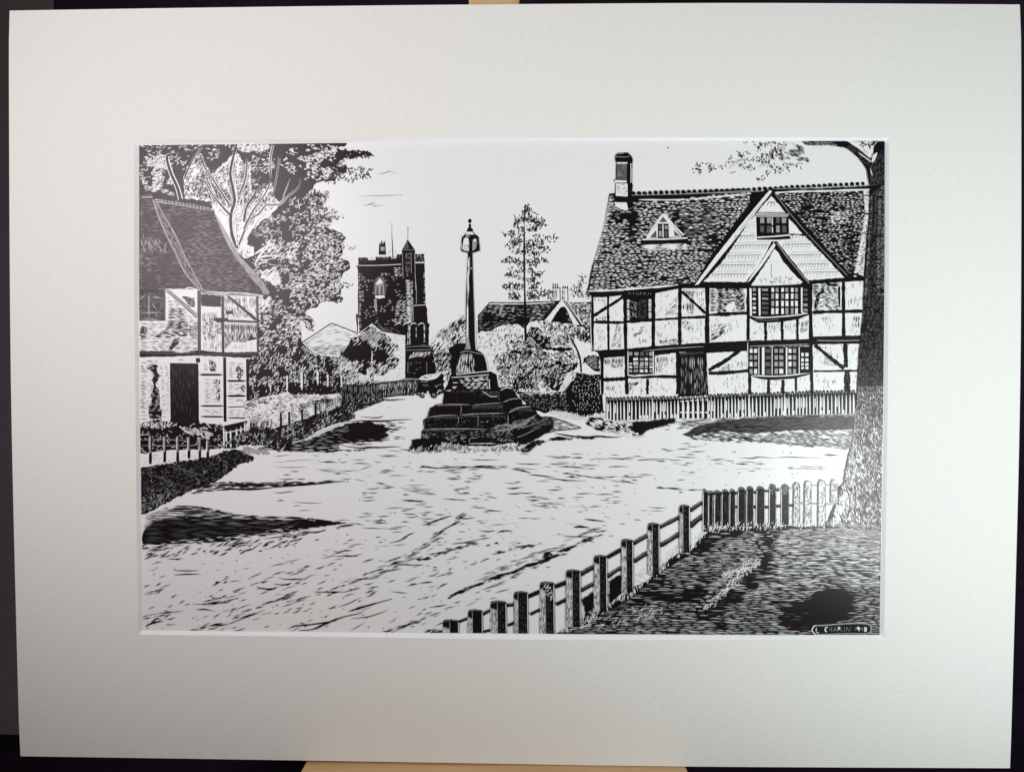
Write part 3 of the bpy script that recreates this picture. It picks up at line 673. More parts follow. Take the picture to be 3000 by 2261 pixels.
roof.fill(T('A', (835, 820), (870, 870), (1020, 1130), (1140, 1320), (1300, 1480), (1440, 1680)) + T('B', (1500, 310), (1450, 300), (1370, 180)) + T('A', (1310, 1620), (1200, 1480), (1090, 1330), (990, 1180), (900, 980)), 'L')
roof.hatch(T('A', (1000, 1130), (1020, 1130), (1140, 1320), (1300, 1480), (1440, 1680)) + T('B', (1500, 310), (1450, 300), (1370, 180)) + T('A', (1310, 1620), (1200, 1480), (1090, 1330)), 'G', 0.98, 2.6, 24, 1.3, 4, 0.7)
roof.lines([T('B', (400, 240), (560, 262), (640, 230), (760, 262)), T('B', (780, 268), (1000, 285), (1200, 290), (1460, 318))], 3.0, 'W', 0.1, 0.1)
roof.lines([T('B', (780, 290), (1000, 308), (1370, 320))], 3.6, 'L')

# ---- hedge, garden and left-hand fences
hedge = ink('drawn_hedge', 'dark hedge with pale posts between cottage and church')
hp = T('B', (1290, 1010), (1390, 940), (1560, 860), (1870, 830)) + T('E', (150, 890), (300, 1050), (600, 1090), (700, 1050), (900, 1260), (880, 1390), (1100, 1400), (1100, 1440), (680, 1450), (660, 1570), (300, 1570), (0, 1570)) + T('B', (1730, 1350), (1400, 1420), (1300, 1490))
hedge.fill(hp, 'K', 1.5)
hedge.scat(hp, 'W', 950, 8, 1.9, -0.9, 0.6, 0.2, clump=(15, 0.42, 6), dens=lambda x, y: 1.0 if y < 1130 else 0.45)
hedge.scat(T('E', (700, 1330), (900, 1290), (1080, 1390), (900, 1430), (700, 1430)), 'W', 120, 7, 1.8, -0.5, 0.6)
hedge.hatch(T('E', (0, 1490), (650, 1480), (650, 1560), (0, 1560)), 'K', 0, 3, 20, 3.4, 1, 0.9)
for x, a, b_, w_ in ((1520, 1290, 1370, 3), (1698, 1180, 1365, 4.5), (1856, 1145, 1340, 6.5), (2028, 1135, 1285, 5), (2138, 1165, 1300, 4)):
    hedge.lines([T('B', (x, a), (x + 3, b_))], w_, 'W', 0, 0.1); hedge.lines([T('B', (x + 20, a), (x + 22, b_))], 3.2, 'K')
hedge.lines([T('E', (662, 1330), (668, 1480))], 4, 'W', 0, 0.1)
gard = ink('drawn_flower_bed', 'pale flower bed behind the low fence left of the road')
gp = T('V', (-370, 330), (0, 280), (300, 250), (540, 255), (870, 235), (870, 380), (540, 500), (380, 580), (200, 660), (0, 680), (-350, 660))
gard.fill(gp, 'W')
gard.scat(gp, 'K', 620, 8, 1.8, 0.1, 0.7, 0.3, clump=(14, 0.46, 6), dens=lambda x, y: 1 - max(0, (y - 1205) / 60))
gard.scat(T('V', (500, 330), (760, 290), (760, 350), (520, 380)), 'K', 90, 9, 3.0, 0.1, 0.5)
gard.scat(gp, 'L', 200, 9, 2.4, 0.1, 0.7, 0.3, clump=(18, 0.5, 6))
fen = ink('drawn_low_fence', 'low post-and-rail fence along the bank left of the road')
for x, a, b_ in ((100, 480, 660), (208, 470, 650), (375, 440, 600), (548, 380, 500), (620, 380, 490)): fen.lines([T('V', (x, a), (x + 3, b_))], 6, 'K')
for g in ([(0, 530), (80, 520)], [(110, 520), (205, 500)], [(210, 480), (360, 440)], [(380, 440), (520, 395)], [(0, 620), (90, 590)], [(230, 560), (360, 545)], [(110, 620), (205, 615)]): fen.line(T('V', g), 3.2, 'K', 0.1, 0.1)
for i in range(15): fen.lines([T('V', (560 + i * 21, 380 - i * 8), (562 + i * 21, 480 - i * 9))], 2.6, 'K')
for i in range(12): fen.lines([T('V', (600 + i * 22, 375 - i * 8), (601 + i * 22, 470 - i * 9))], 2.2, 'W')
fen.hatch(T('C', (1290, 170), (1390, 180), (1400, 410), (1280, 400)), 'K', PI / 2, 3.0, 60, 2.6, 0.5, 1.0)
fen.hatch(T('C', (1270, 170), (1300, 170), (1300, 410), (1270, 400)), 'W', PI / 2, 3.0, 50, 1.5, 5, 0.8)
fen.hatch(T('C', (1400, 200), (1540, 170), (1540, 290), (1400, 320)), 'K', PI / 2, 4.0, 22, 2.4, 2, 0.9)
shrub = ink('drawn_garden_shrubs', 'dark shrubs at the foot of the cottage')
sp = T('C', (60, 240), (180, 200), (300, 180), (430, 210), (520, 240), (700, 230), (800, 210), (1000, 240), (1020, 480), (900, 500), (820, 500), (600, 500), (480, 505), (300, 520), (60, 560))
shrub.fill(sp, 'K', 2)
shrub.scat(T('C', (110, 200), (520, 220), (420, 270), (110, 260)), 'W', 60, 12, 2.2, -1.0, 0.5)
shrub.scat(sp, 'W', 170, 8, 1.8, 0.1, 0.9, 0.25, clump=(12, 0.5, 6))
shrub.scat(T('C', (540, 260), (760, 280), (900, 340), (840, 400), (760, 340), (640, 350)), 'W', 130, 9, 2.2, 0.3, 0.5)
shrub.lines([T('C', (110, 400), (350, 395), (500, 400), (620, 400)), T('C', (110, 460), (350, 460), (620, 460), (740, 455)), T('C', (880, 460), (980, 490))], 2.2, 'L', 0.1, 0.1)
rf = ink('drawn_garden_fence', 'pale rail fence at the lower left corner of the cottage garden')
rf.fill(T('C', (60, 565), (220, 535), (480, 505), (620, 520), (760, 510), (840, 520), (1020, 490), (1000, 530), (830, 590), (600, 620), (350, 650), (200, 690), (60, 690)), 'W')
rf.scat(T('C', (110, 560), (800, 530), (800, 590), (110, 670)), 'K', 40, 7, 1.2, 0.1, 0.6)
for x, a, b_ in ((225, 360, 660), (380, 360, 640), (520, 360, 640), (642, 370, 600), (760, 370, 600), (845, 400, 590)):
    rf.lines([T('C', (x, a), (x - 2, b_))], 8, 'K'); rf.lines([T('C', (x - 5, a), (x - 6, (a + b_) / 2 + 30))], 4.6, 'L'); rf.lines([T('C', (x - 16, a + 10), (x - 16, a + 140))], 1.6, 'W')
rf.fill(T('C', (1005, 250), (1270, 190), (1270, 420), (1130, 490), (1020, 490)), 'K')
for x, a, b_ in ((1015, 250, 480), (1040, 290, 480), (1088, 290, 490), (1152, 270, 480), (1200, 250, 465), (1243, 205, 430), (1266, 210, 410)): rf.lines([T('C', (x, a), (x + 4, b_))], 4.6, 'W', 0.03, 0.03)
rf.lines([T('C', (1010, 330), (1240, 280))], 3, 'W')
bank = ink('drawn_bank', 'dark rough bank sloping down to the road at left')
bp = T('C', (60, 690), (200, 690), (350, 660), (600, 625), (840, 590), (1000, 530), (1120, 500), (1220, 520), (1340, 590), (1320, 630), (1180, 660), (1080, 740), (1000, 800), (930, 850), (860, 870), (700, 930), (480, 1030), (300, 1130), (100, 1220), (60, 1220))
bank.fill(bp, 'K', 3)
bank.scat(bp, 'G', 560, 7, 2.2, -0.4, 1.0, 0.2)
bank.scat(bp, 'L', 190, 6, 1.7, -0.4, 1.0, 0.2, clump=(20, 0.5, 6))
bank.scat(T('C', (120, 1020), (480, 960), (300, 1120), (120, 1180)), 'L', 70, 8, 2.4, -1.0, 0.6)
bank.lines([T('C', (400, 680), (560, 720), (720, 760), (850, 830)), T('C', (130, 750), (300, 800), (480, 870), (620, 900))], 4, 'G', 0.2, 0.3)
vb = T('V', (-150, 650), (0, 690), (110, 650), (260, 610), (400, 570), (500, 520), (620, 480), (780, 430), (870, 380), (890, 260), (1100, 280), (1380, 290), (1500, 310), (1340, 360), (1180, 420), (1040, 470), (1060, 550), (960, 590), (800, 620), (600, 700), (440, 800), (300, 890), (120, 930), (80, 990), (-150, 900), (-420, 900), (-640, 880), (-430, 740))
bank.fill(vb, 'K', 2)
bank.scat(vb, 'W', 420, 7, 1.5, -0.9, 0.5, 0.1, clump=(16, 0.48, 6))
bank.scat(vb, 'G', 350, 9, 2.0, -0.6, 0.5, 0.1)
bank.lines([T('V', (400, 830), (600, 730), (780, 660), (960, 590)), T('V', (440, 840), (640, 740), (860, 650)), T('V', (120, 950), (280, 870), (420, 820))], 2.6, 'W', 0.2, 0.2)
bank.scat(T('C', (1150, 490), (1500, 460), (1500, 550), (1250, 560)), 'L', 90, 10, 2.4, -0.2, 0.8)

# ---- shadows and ruts on the road
road = ink('road_marks', 'scattered dashes and tree shadows drawn on the open road')
def shadow(poly, n, ln, wd=3.0, ang=0.02):
    road.hatch(poly, 'K', ang, 2.7, ln, wd, 0.5, 0.97)
road.fill(T('V', (440, 840), (960, 620), (1240, 590), (1340, 640), (1560, 690), (1400, 740), (1460, 780), (1380, 850), (1220, 860), (860, 880), (850, 960), (1200, 960), (1060, 975), (860, 975), (700, 1000), (400, 985), (200, 980), (120, 960), (200, 900)), 'K', 2)
road.hatch(T('V', (500, 790), (960, 650), (1000, 700), (880, 800), (1000, 850), (1400, 800), (1500, 850), (1200, 850), (700, 870), (760, 960), (200, 970), (300, 900)), 'L', 0.03, 4.0, 26, 1.5, 8, 0.75)
road.hatch(T('V', (200, 900), (900, 880), (860, 990), (200, 990)), 'W', 0.05, 4.6, 30, 1.8, 8, 0.7)
road.hatch(T('V', (1240, 590), (1500, 600), (1700, 600), (1720, 720), (1700, 820), (1560, 830), (1350, 860), (1380, 700)), 'K', -0.06, 4.2, 24, 2.2, 7, 0.75)
road.hatch(T('V', (1250, 620), (1450, 640), (1500, 790), (1300, 850)), 'K', 0.02, 2.8, 24, 2.8, 2, 0.85)
for g, w_ in (([(960, 600), (1160, 585), (1400, 590), (1600, 575), (1800, 565)], 4.5), ([(870, 900), (1000, 925), (1150, 940), (1240, 930), (1400, 930), (1560, 920), (1660, 928)], 5.0), ([(980, 880), (1150, 885), (1290, 888)], 2.5),
              ([(1120, 530), (1290, 545), (1380, 540), (1430, 520)], 3.0), ([(1380, 320), (1500, 320), (1620, 310), (1720, 308)], 3.2), ([(1480, 405), (1530, 407)], 2.4), ([(1290, 475), (1340, 475)], 2.4), ([(1370, 390), (1440, 375)], 2.0),
              ([(0, 1050), (100, 1040), (230, 1020)], 2.2), ([(0, 1130), (300, 1100), (600, 1090)], 1.5), ([(0, 1185), (260, 1190), (450, 1180)], 2.0), ([(480, 1145), (550, 1135)], 2.6), ([(640, 1120), (720, 1112), (840, 1118)], 2.4),
              ([(840, 1240), (980, 1235), (1120, 1225)], 2.4), ([(1120, 1225), (1200, 1195), (1300, 1165)], 2.4), ([(1180, 1160), (1250, 1160)], 3.2), ([(1000, 1198), (1090, 1198)], 2.4), ([(1040, 1080), (1110, 1076)], 2.6), ([(860, 1080), (890, 1082)], 3.2), ([(1050, 1250), (1150, 1245)], 2),
              ([(1700, 1425), (1860, 1420), (2000, 1415)], 1.8), ([(1580, 1510), (1650, 1515)], 3.0), ([(1680, 1550), (1720, 1540), (1770, 1552)], 4.0), ([(1530, 1625), (1700, 1635)], 3.0), ([(1660, 1610), (1800, 1615), (1930, 1622)], 3.0), ([(250, 1640), (450, 1650), (650, 1652)], 2.4)):
    road.line(T('V', g), w_, 'K', 0.25, 0.3)
s1 = T('C', (800, 880), (1000, 850), (1300, 855), (1700, 855), (2000, 840), (2212, 850)) + T('V', (-60, 1365), (400, 1375), (700, 1360), (1060, 1362), (850, 1378), (560, 1400), (300, 1420), (0, 1450)) + T('C', (1500, 900), (1200, 940), (820, 960), (640, 990))
road.hatch(s1, 'K', -0.03, 2.8, 40, 2.6, 2, 0.9)
road.lines([T('C', (950, 880), (1300, 885), (1700, 880)), T('C', (1000, 930), (1350, 930), (1600, 905)), T('V', (0, 1450), (300, 1418), (560, 1400), (860, 1375))], 6, 'K', 0.2, 0.3)
s2 = T('C', (130, 1400), (200, 1290), (330, 1190), (500, 1105), (700, 1110), (900, 1140), (1150, 1200), (1500, 1225), (1800, 1230), (2050, 1255)) + T('R', (1640, 80), (1450, 110), (1200, 150), (900, 190), (700, 225), (400, 240), (100, 245))
road.hatch(s2, 'K', 0.02, 2.7, 60, 3.2, 1.5, 0.93, dens=blobs(1.0, *TB('C', (300, 1180, 260, 120, 0.55), (1500, 1230, 420, 40, 0.7))))
road.hatch(T('C', (140, 1400), (400, 1160), (900, 1160), (1700, 1250), (1900, 1300)), 'W', 0.05, 4.4, 40, 1.5, 14, 0.7)
road.fill(T('C', (140, 1410), (260, 1270), (500, 1240), (900, 1245), (1300, 1250), (1750, 1270), (1900, 1300), (1600, 1370), (1200, 1430), (700, 1480), (140, 1525)), 'K', 4, 14)
road.hatch(T('C', (140, 1210), (500, 1110), (1000, 1180), (1700, 1260), (1900, 1300), (1400, 1420), (900, 1490), (140, 1520)), 'G', 0.03, 3.8, 60, 1.5, 14, 0.8)
road.hatch(T('C', (140, 1260), (600, 1230), (1500, 1260), (2000, 1290), (1300, 1330), (500, 1300)), 'L', 0.03, 5.0, 50, 1.2, 20, 0.6)
road.hatch(T('C', (1100, 1430), (1800, 1340), (1500, 1420), (900, 1500), (200, 1530), (600, 1480)), 'W', -0.1, 4.0, 26, 1.8, 12, 0.55)
road.hatch(T('C', (140, 1220), (400, 1120), (480, 1180), (240, 1300), (140, 1400)), 'L', -0.1, 4, 28, 1.6, 8, 0.8)
road.fill(T('R', (1300, 60), (1640, 80), (1400, 112), (1200, 130)), 'K', 1)
flow = lambda x, y: -0.02 - 0.45 * max(0, min(1, (y - 1500) / 320)) * (1 if x < 1400 else 0.9)
edgeleft = T('R', (100, 250), (700, 230), (1000, 195), (1200, 165), (1500, 130), (1200, 260), (700, 330), (100, 340))
road.scat(edgeleft, 'K', 85, 22, 2.6, lambda x, y: -0.45, 0.15, 0.05)
roadp = [(420, 1560), (700, 1590), (1000, 1540), (1050, 1450), (900, 1330), (700, 1320), (1180, 1330), (1700, 1330), (2050, 1290), (2470, 1330), (2440, 1400), (2050, 1440), (1950, 1490), (1800, 1580), (1500, 1740), (1300, 1820), (1250, 1850), (422, 1845)]
road.scat(roadp, 'K', 170, 17, 1.6, flow, 0.14, 0.05, clump=(46, 0.52, 8), dens=lambda x, y: 0.5 if x > 1700 else (0.9 if y < 1500 else 1.0))
road.scat([(420, 1700), (900, 1660), (1250, 1600), (1450, 1560), (1500, 1640), (1250, 1850), (420, 1845)], 'K', 80, 26, 2.4, lambda x, y: -0.36, 0.28, 0.06, clump=(40, 0.55, 9))
road.scat([(700, 1380), (1900, 1360), (1900, 1420), (1600, 1500), (900, 1560)], 'K', 90, 34, 2.0, -0.03, 0.06, 0.04, clump=(40, 0.54, 8))
road.scat(roadp, 'K', 110, 44, 1.8, flow, 0.07, 0.03, clump=(70, 0.5, 8))
road.scat(roadp, 'G', 260, 5, 1.8, flow, 0.5, 0.05)
for t_, g, w_ in (('R', [(1640, 750), (1700, 730), (1800, 700), (1980, 650)], 6), ('R', [(1270, 890), (1380, 880), (1470, 840), (1600, 790), (1760, 755)], 6), ('R', [(1240, 860), (1400, 840), (1560, 815)], 5), ('R', [(730, 845), (900, 780), (1020, 735)], 3.5),
                  ('R', [(470, 690), (560, 690), (700, 675), (760, 655)], 4), ('R', [(500, 735), (560, 730), (640, 745)], 5), ('R', [(950, 562), (1050, 580), (1110, 562)], 6), ('R', [(1120, 495), (1200, 505), (1340, 497)], 4), ('R', [(1080, 540), (1180, 545), (1215, 530)], 4),
                  ('R', [(1380, 600), (1500, 600), (1620, 598)], 4.5), ('R', [(1505, 568), (1610, 577)], 3.5), ('R', [(1360, 475), (1430, 467)], 4), ('R', [(1540, 332), (1650, 328), (1720, 330)], 4), ('R', [(1460, 400), (1600, 402)], 2.6), ('R', [(1840, 252), (1970, 254)], 3.5),
                  ('R', [(1950, 232), (2040, 210), (2100, 170), (2150, 152)], 4), ('R', [(1670, 500), (1800, 500), (1880, 490)], 3), ('R', [(1890, 460), (1980, 435), (2050, 425)], 3), ('R', [(2000, 390), (2100, 395), (2212, 398)], 4), ('R', [(330, 472), (420, 466), (530, 465)], 4.5),
                  ('R', [(320, 437), (430, 440), (520, 437)], 3), ('R', [(270, 350), (350, 352), (400, 345)], 3), ('R', [(110, 860), (180, 830), (250, 818)], 6), ('R', [(150, 840), (200, 800), (240, 812)], 4), ('R', [(1000, 200), (1200, 178), (1300, 172)], 3.5), ('R', [(1330, 155), (1400, 150), (1480, 135)], 4), ('R', [(1650, 85), (1720, 88), (1765, 98)], 2.6),
                  ('R', [(1750, 118), (1830, 120), (1950, 125)], 2.2), ('R', [(2020, 860), (2100, 845), (2200, 812)], 3.5), ('R', [(1960, 595), (2040, 605), (2090, 608)], 3), ('R', [(1660, 800), (1800, 785), (1950, 735)], 2.6),
                  ('Q', [(250, 838), (330, 790), (400, 762)], 9), ('Q', [(400, 762), (500, 725), (560, 700)], 5), ('Q', [(540, 690), (640, 665), (720, 640)], 9), ('Q', [(640, 650), (760, 628), (860, 600)], 8), ('Q', [(830, 600), (920, 560), (1020, 548)], 9), ('Q', [(1020, 510), (1060, 475), (1100, 480)], 13),
                  ('Q', [(1000, 560), (1060, 520), (1160, 485)], 10), ('Q', [(1130, 460), (1210, 440), (1290, 405)], 8), ('Q', [(1160, 430), (1270, 415)], 5), ('Q', [(1330, 385), (1365, 365), (1440, 380)], 6), ('Q', [(1120, 320), (1230, 322)], 5), ('Q', [(1190, 335), (1300, 336), (1420, 336)], 4), ('Q', [(1270, 262), (1330, 255), (1400, 264)], 7),
                  ('Q', [(1210, 228), (1320, 240)], 4), ('Q', [(1365, 195), (1410, 200), (1530, 213)], 6), ('Q', [(1440, 302), (1500, 293), (1545, 283)], 4), ('Q', [(610, 480), (700, 462), (720, 452)], 4), ('Q', [(720, 455), (830, 440)], 4), ('Q', [(800, 418), (900, 410), (960, 405)], 5.5), ('Q', [(420, 560), (490, 565)], 4), ('Q', [(510, 548), (560, 520), (590, 512)], 3),
                  ('Q', [(0, 520), (60, 520), (120, 512)], 7), ('Q', [(0, 562), (50, 560)], 6), ('Q', [(80, 480), (200, 465), (300, 440), (420, 405)], 4), ('Q', [(280, 395), (380, 385), (490, 380)], 3.6), ('Q', [(40, 243), (120, 220), (220, 185), (290, 165)], 4.5), ('Q', [(500, 283), (570, 295), (640, 285)], 3.5), ('Q', [(650, 305), (700, 290), (780, 287)], 5),
                  ('Q', [(540, 248), (620, 275)], 4), ('Q', [(780, 340), (890, 342)], 2.6), ('Q', [(750, 225), (850, 230)], 2.6), ('Q', [(215, 30), (300, 35), (410, 42)], 3), ('Q', [(980, 65), (1080, 68), (1190, 72)], 3), ('Q', [(1060, 50), (1220, 55)], 2.4), ('Q', [(1230, 93), (1350, 93)], 3.2), ('Q', [(1420, 78), (1500, 80)], 3),
                  ('Q', [(20, 712), (90, 705), (130, 700)], 4), ('Q', [(180, 652), (290, 648)], 2.6), ('Q', [(550, 637), (660, 635)], 3), ('Q', [(645, 682), (730, 688)], 3), ('Q', [(20, 870), (100, 885)], 3), ('Q', [(100, 908), (180, 898), (245, 885)], 4), ('Q', [(360, 775), (440, 768)], 3.6),
                  ('G', [(280, 1478), (350, 1465), (500, 1478), (700, 1470)], 4.4), ('G', [(700, 1475), (900, 1470), (1180, 1490)], 3.0), ('G', [(1280, 1490), (1400, 1505), (1500, 1530)], 5), ('G', [(1450, 1545), (1600, 1560), (1760, 1580)], 4), ('G', [(1640, 1590), (1800, 1600), (1900, 1612), (2100, 1618)], 3.4),
                  ('G', [(1330, 1428), (1480, 1435), (1600, 1432)], 3), ('G', [(1780, 1408), (1900, 1412)], 3.4), ('G', [(1780, 1460), (1950, 1468), (2100, 1490)], 2.6), ('G', [(2030, 1440), (2200, 1450)], 2.2), ('G', [(830, 1380), (960, 1390), (1160, 1385)], 2.2), ('G', [(450, 1412), (530, 1420)], 3), ('G', [(640, 1420), (800, 1422)], 2),
                  ('M', [(310, 1618), (450, 1625), (740, 1630)], 2.6), ('M', [(610, 1598), (760, 1606), (870, 1605)], 2.6), ('M', [(980, 1630), (1100, 1620), (1250, 1625)], 3), ('M', [(1350, 1542), (1500, 1530), (1820, 1525)], 2.8), ('M', [(300, 1560), (470, 1564)], 3.4), ('M', [(540, 1448), (640, 1448)], 2.4),
                  ('N', [(580, 1000), (720, 1008), (800, 995), (970, 1008)], 3), ('N', [(970, 1005), (1100, 995), (1260, 1000), (1500, 1003)], 2), ('N', [(550, 1122), (690, 1118)], 3.2), ('N', [(790, 1122), (960, 1122)], 2.4), ('N', [(1100, 1120), (1300, 1115), (1500, 1130)], 1.8), ('N', [(1530, 1040), (1670, 1040)], 2), ('N', [(100, 1012), (210, 1028)], 2.6),
                  ('N', [(340, 1040), (430, 1042)], 2.8), ('N', [(600, 950), (680, 955)], 1.8), ('N', [(240, 1000), (410, 1003)], 2), ('N', [(0, 1175), (130, 1185)], 2.2), ('N', [(170, 1208), (260, 1210)], 2.6), ('N', [(690, 1085), (820, 1080)], 2.2), ('N', [(620, 1063), (680, 1064)], 3)):
    road.line(T(t_, g), w_ * 0.8, 'K', 0.25, 0.25, 0.3)
def rut(t_, g, n, amp=5, w0=1.4, w1=3.4, ln=11):
    P_ = smooth(T(t_, g), 8)
    for i in range(n):
        u = rnd.random() * (len(P_) - 1.01); k = int(u); f = u - k
        a, b_ = P_[k], P_[k + 1]; x = a[0] + (b_[0] - a[0]) * f; y = a[1] + (b_[1] - a[1]) * f + rnd.gauss(0, amp * 0.5)
        L = math.hypot(b_[0] - a[0], b_[1] - a[1]) or 1; dx, dy = (b_[0] - a[0]) / L, (b_[1] - a[1]) / L * 0.75; l = ln * rnd.uniform(0.4, 1.5)
        road.line([(x - dx * l, y - dy * l), (x, y + rnd.uniform(-1, 1)), (x + dx * l, y + dy * l)], rnd.uniform(w0, w1), 'K', 0.3, 0.3, 0.3)
for g, n, am, w1 in (([(470, 1378), (640, 1300), (800, 1240), (900, 1190), (1000, 1115)], 60, 14, 3.4), ([(310, 1335), (460, 1300), (600, 1245), (760, 1190)], 36, 12, 3.0), ([(330, 1378), (480, 1345), (640, 1280)], 34, 12, 3.6),
                     ([(870, 1010), (1050, 1008), (1230, 1022), (1400, 1050), (1560, 1062)], 44, 4, 2.4), ([(960, 975), (1200, 985), (1500, 1000), (1780, 1010)], 34, 8, 1.8), ([(700, 1010), (900, 1060), (1100, 1075), (1350, 1080)], 26, 10, 1.8),
                     ([(830, 1370), (1010, 1290), (1200, 1200), (1300, 1150)], 50, 8, 3.2), ([(1000, 1265), (1150, 1200), (1290, 1140)], 26, 8, 2.2), ([(560, 970), (760, 960), (900, 975)], 20, 8, 1.8), ([(320, 1190), (480, 1165), (640, 1150), (760, 1132)], 24, 5, 2.2)): rut('Z', g, n, am * 1.1, 1.1, w1, 18)
for t_, g in (('Q', [(250, 838), (400, 762), (560, 700), (720, 640), (920, 570), (1060, 510), (1290, 405)]), ('Q', [(0, 520), (220, 462), (480, 385)]), ('Q', [(600, 480), (960, 405)])):
    P_ = T(t_, g)
    for a, b_ in zip(P_, P_[1:]):
        for i in range(10):
            u = rnd.random(); x = a[0] + (b_[0] - a[0]) * u; y = a[1] + (b_[1] - a[1]) * u + rnd.uniform(-5, 5)
            road.line([(x - rnd.uniform(4, 10), y + 3), (x, y + 0.5), (x + rnd.uniform(5, 12), y - 3)], rnd.uniform(1.5, 3.6), 'K', 0.3, 0.3)

# ---- round tree, churchyard fence and vehicle
rt = ink('drawn_round_tree', 'small round dark tree in front of the church nave')
rp_ = T('E', (900, 810), (960, 740), (1020, 690), (1080, 710), (1120, 760), (1200, 780), (1260, 810), (1310, 860), (1290, 900), (1400, 930), (1380, 990), (1330, 1010), (1350, 1080), (1415, 1110), (1400, 1160), (1370, 1210), (1270, 1260), (1200, 1330),
      (1120, 1310), (1085, 1290), (1075, 1400), (1025, 1410), (1035, 1290), (1000, 1200), (980, 1320), (930, 1300), (880, 1270), (800, 1290), (700, 1260), (560, 1240), (600, 1150), (640, 1060), (690, 960), (760, 930), (780, 860))
rt.fill(rp_, 'K', 2.5)
rt.scat(rp_, 'W', 330, 12, 2.2, -0.85, 0.3, 0.1, clump=(17, 0.42, 6), dens=blobs(1.0, *TB('E', (920, 1040, 200, 170, 0.05), (1180, 1080, 120, 90, 0.05))))
rt.scat(T('E', (690, 1120), (960, 1150), (930, 1270), (700, 1250)), 'W', 60, 11, 1.9, -0.85, 0.3)
rt.scat(T('E', (900, 820), (1060, 700), (1300, 850), (1100, 900)), 'L', 80, 13, 3.2, -0.85, 0.3)
rt.lines([T('E', (1060, 1010), (1062, 1200), (1040, 1240)), T('E', (1035, 1230), (1030, 1330), (1028, 1400)), T('E', (1075, 1220), (1050, 1290))], 2.2, 'W')
yf = ink('drawn_churchyard_fence', 'dark paled fence below the church, ending at the vehicle')
fp = T('E', (680, 1440), (900, 1450), (1100, 1430), (1300, 1390), (1650, 1378), (1668, 1545), (1560, 1575), (1400, 1590), (1150, 1620), (700, 1650), (650, 1560))
yf.fill(fp, 'K', 0.8)
yf.hatch(fp, 'L', PI / 2, 4.4, 24, 1.5, 4, 0.9)
yf.hatch(T('E', (1160, 1420), (1660, 1390), (1660, 1530), (1160, 1590)), 'W', PI / 2, 5.2, 20, 1.4, 5, 0.55)
for y in (1455, 1500, 1545): yf.hatch(T('E', (1150, y), (1260, y - 8), (1260, y + 4), (1150, y + 10)), 'W', 0, 3, 24, 1.3, 2, 0.9)
yf.lines([T('E', (1010, 1440), (1120, 1400), (1250, 1410), (1480, 1372), (1660, 1375))], 3.0, 'L'); yf.lines([T('E', (1120, 1425), (1300, 1410), (1480, 1385))], 2.0, 'K')
yf.lines([T('E', (1130, 1395), (1290, 1390), (1470, 1372))], 4.0, 'W', 0.1, 0.1)
car = ink('drawn_vehicle', 'small dark old-fashioned motor vehicle parked by the cross')
car.fill(T('E', (1660, 1380), (1980, 1300), (1995, 1420), (1995, 1545), (1880, 1590), (1800, 1560), (1690, 1560), (1650, 1530)), 'K', 0.6)
car.fill(T('E', (1658, 1378), (1700, 1340), (1760, 1315), (1960, 1298), (1975, 1305), (1880, 1370), (1780, 1392)), 'W')
car.scat(T('E', (1680, 1370), (1760, 1330), (1950, 1305), (1860, 1370)), 'K', 30, 5, 1.2, 0.1, 0.5)
car.lines([T('E', (1720, 1450), (1790, 1455)), T('E', (1870, 1470), (1960, 1440)), T('E', (1895, 1450), (1900, 1490)), T('E', (1690, 1405), (1780, 1412))], 1.6, 'L')
for x, y, r in ((1708, 1588, 32), (1858, 1580, 42), (1650, 1565, 22)):
    wh = ink('wheel', None, car); wh.disc(*T('E', (x, y))[0], r / 4.424); wh.disc(*T('E', (x + 4, y - 2))[0], r * 0.48 / 4.424, 'L'); wh.disc(*T('E', (x + 4, y))[0], r * 0.22 / 4.424, 'K')
car.disc(*T('E', (1716, 1555))[0], 2.6, 'W'); car.disc(*T('E', (1785, 1545))[0], 3.4, 'W')
car.line(T('E', (1905, 1560), (1930, 1520), (1965, 1530)), 2.6, 'W'); car.line(T('E', (1925, 1560), (1950, 1535), (1990, 1550)), 3, 'K')
for x in (1430, 1480, 1540, 1580): car.line(T('E', (x, 1580), (x + 25, 1575)), 3.4, 'K')

# ---- distant house
dh = ink('drawn_distant_house', 'dark roofed house with white-edged gable beyond the shrubs')
dp = T('W', (205, 38), (800, 30), (1430, 10), (2040, 20), (2045, 620), (0, 900), (0, 265))
dh.fill(dp, 'K', 0.6)
dh.hatch(dp, 'L', 0.02, 4.0, 12, 1.7, 4, 0.9, clump=(14, 0.4, 6))
dh.hatch(T('W', (200, 60), (700, 80), (680, 330), (100, 300)), 'W', 0.02, 4.6, 13, 1.3, 4, 0.7, clump=(12, 0.45, 6))
dh.hatch(T('W', (1000, 100), (1350, 60), (1150, 330), (900, 380)), 'W', 0.05, 4.2, 13, 1.4, 4, 0.8, clump=(12, 0.4, 6))
dh.scat(T('W', (1620, 30), (2030, 40), (2030, 560), (1850, 430)), 'W', 160, 7, 2.0, 0.2, 0.7)
dh.lines([T('W', (205, 62), (500, 62), (900, 62), (1380, 35)), T('W', (1560, 22), (1760, 25), (2030, 18))], 3.2, 'W', 0, 0.05)
dh.lines([T('W', (200, 36), (800, 36), (1460, 12))], 2.0, 'K')
dh.fill(T('W', (380, 270), (400, 120), (440, 100), (445, 160), (410, 260)), 'L'); dh.fill(T('W', (600, 190), (640, 100), (655, 140), (640, 220)), 'L')
dh.fill(T('W', (1500, 5), (1150, 420), (1330, 430), (1420, 210), (1500, 120), (1560, 110), (1640, 300), (1720, 440), (1900, 450), (1780, 260), (1640, 40)), 'W', 1)
dh.fill(T('W', (1490, 125), (1570, 120), (1640, 250), (1720, 440), (1600, 480), (1300, 420), (1400, 250)), 'K', 1.5)
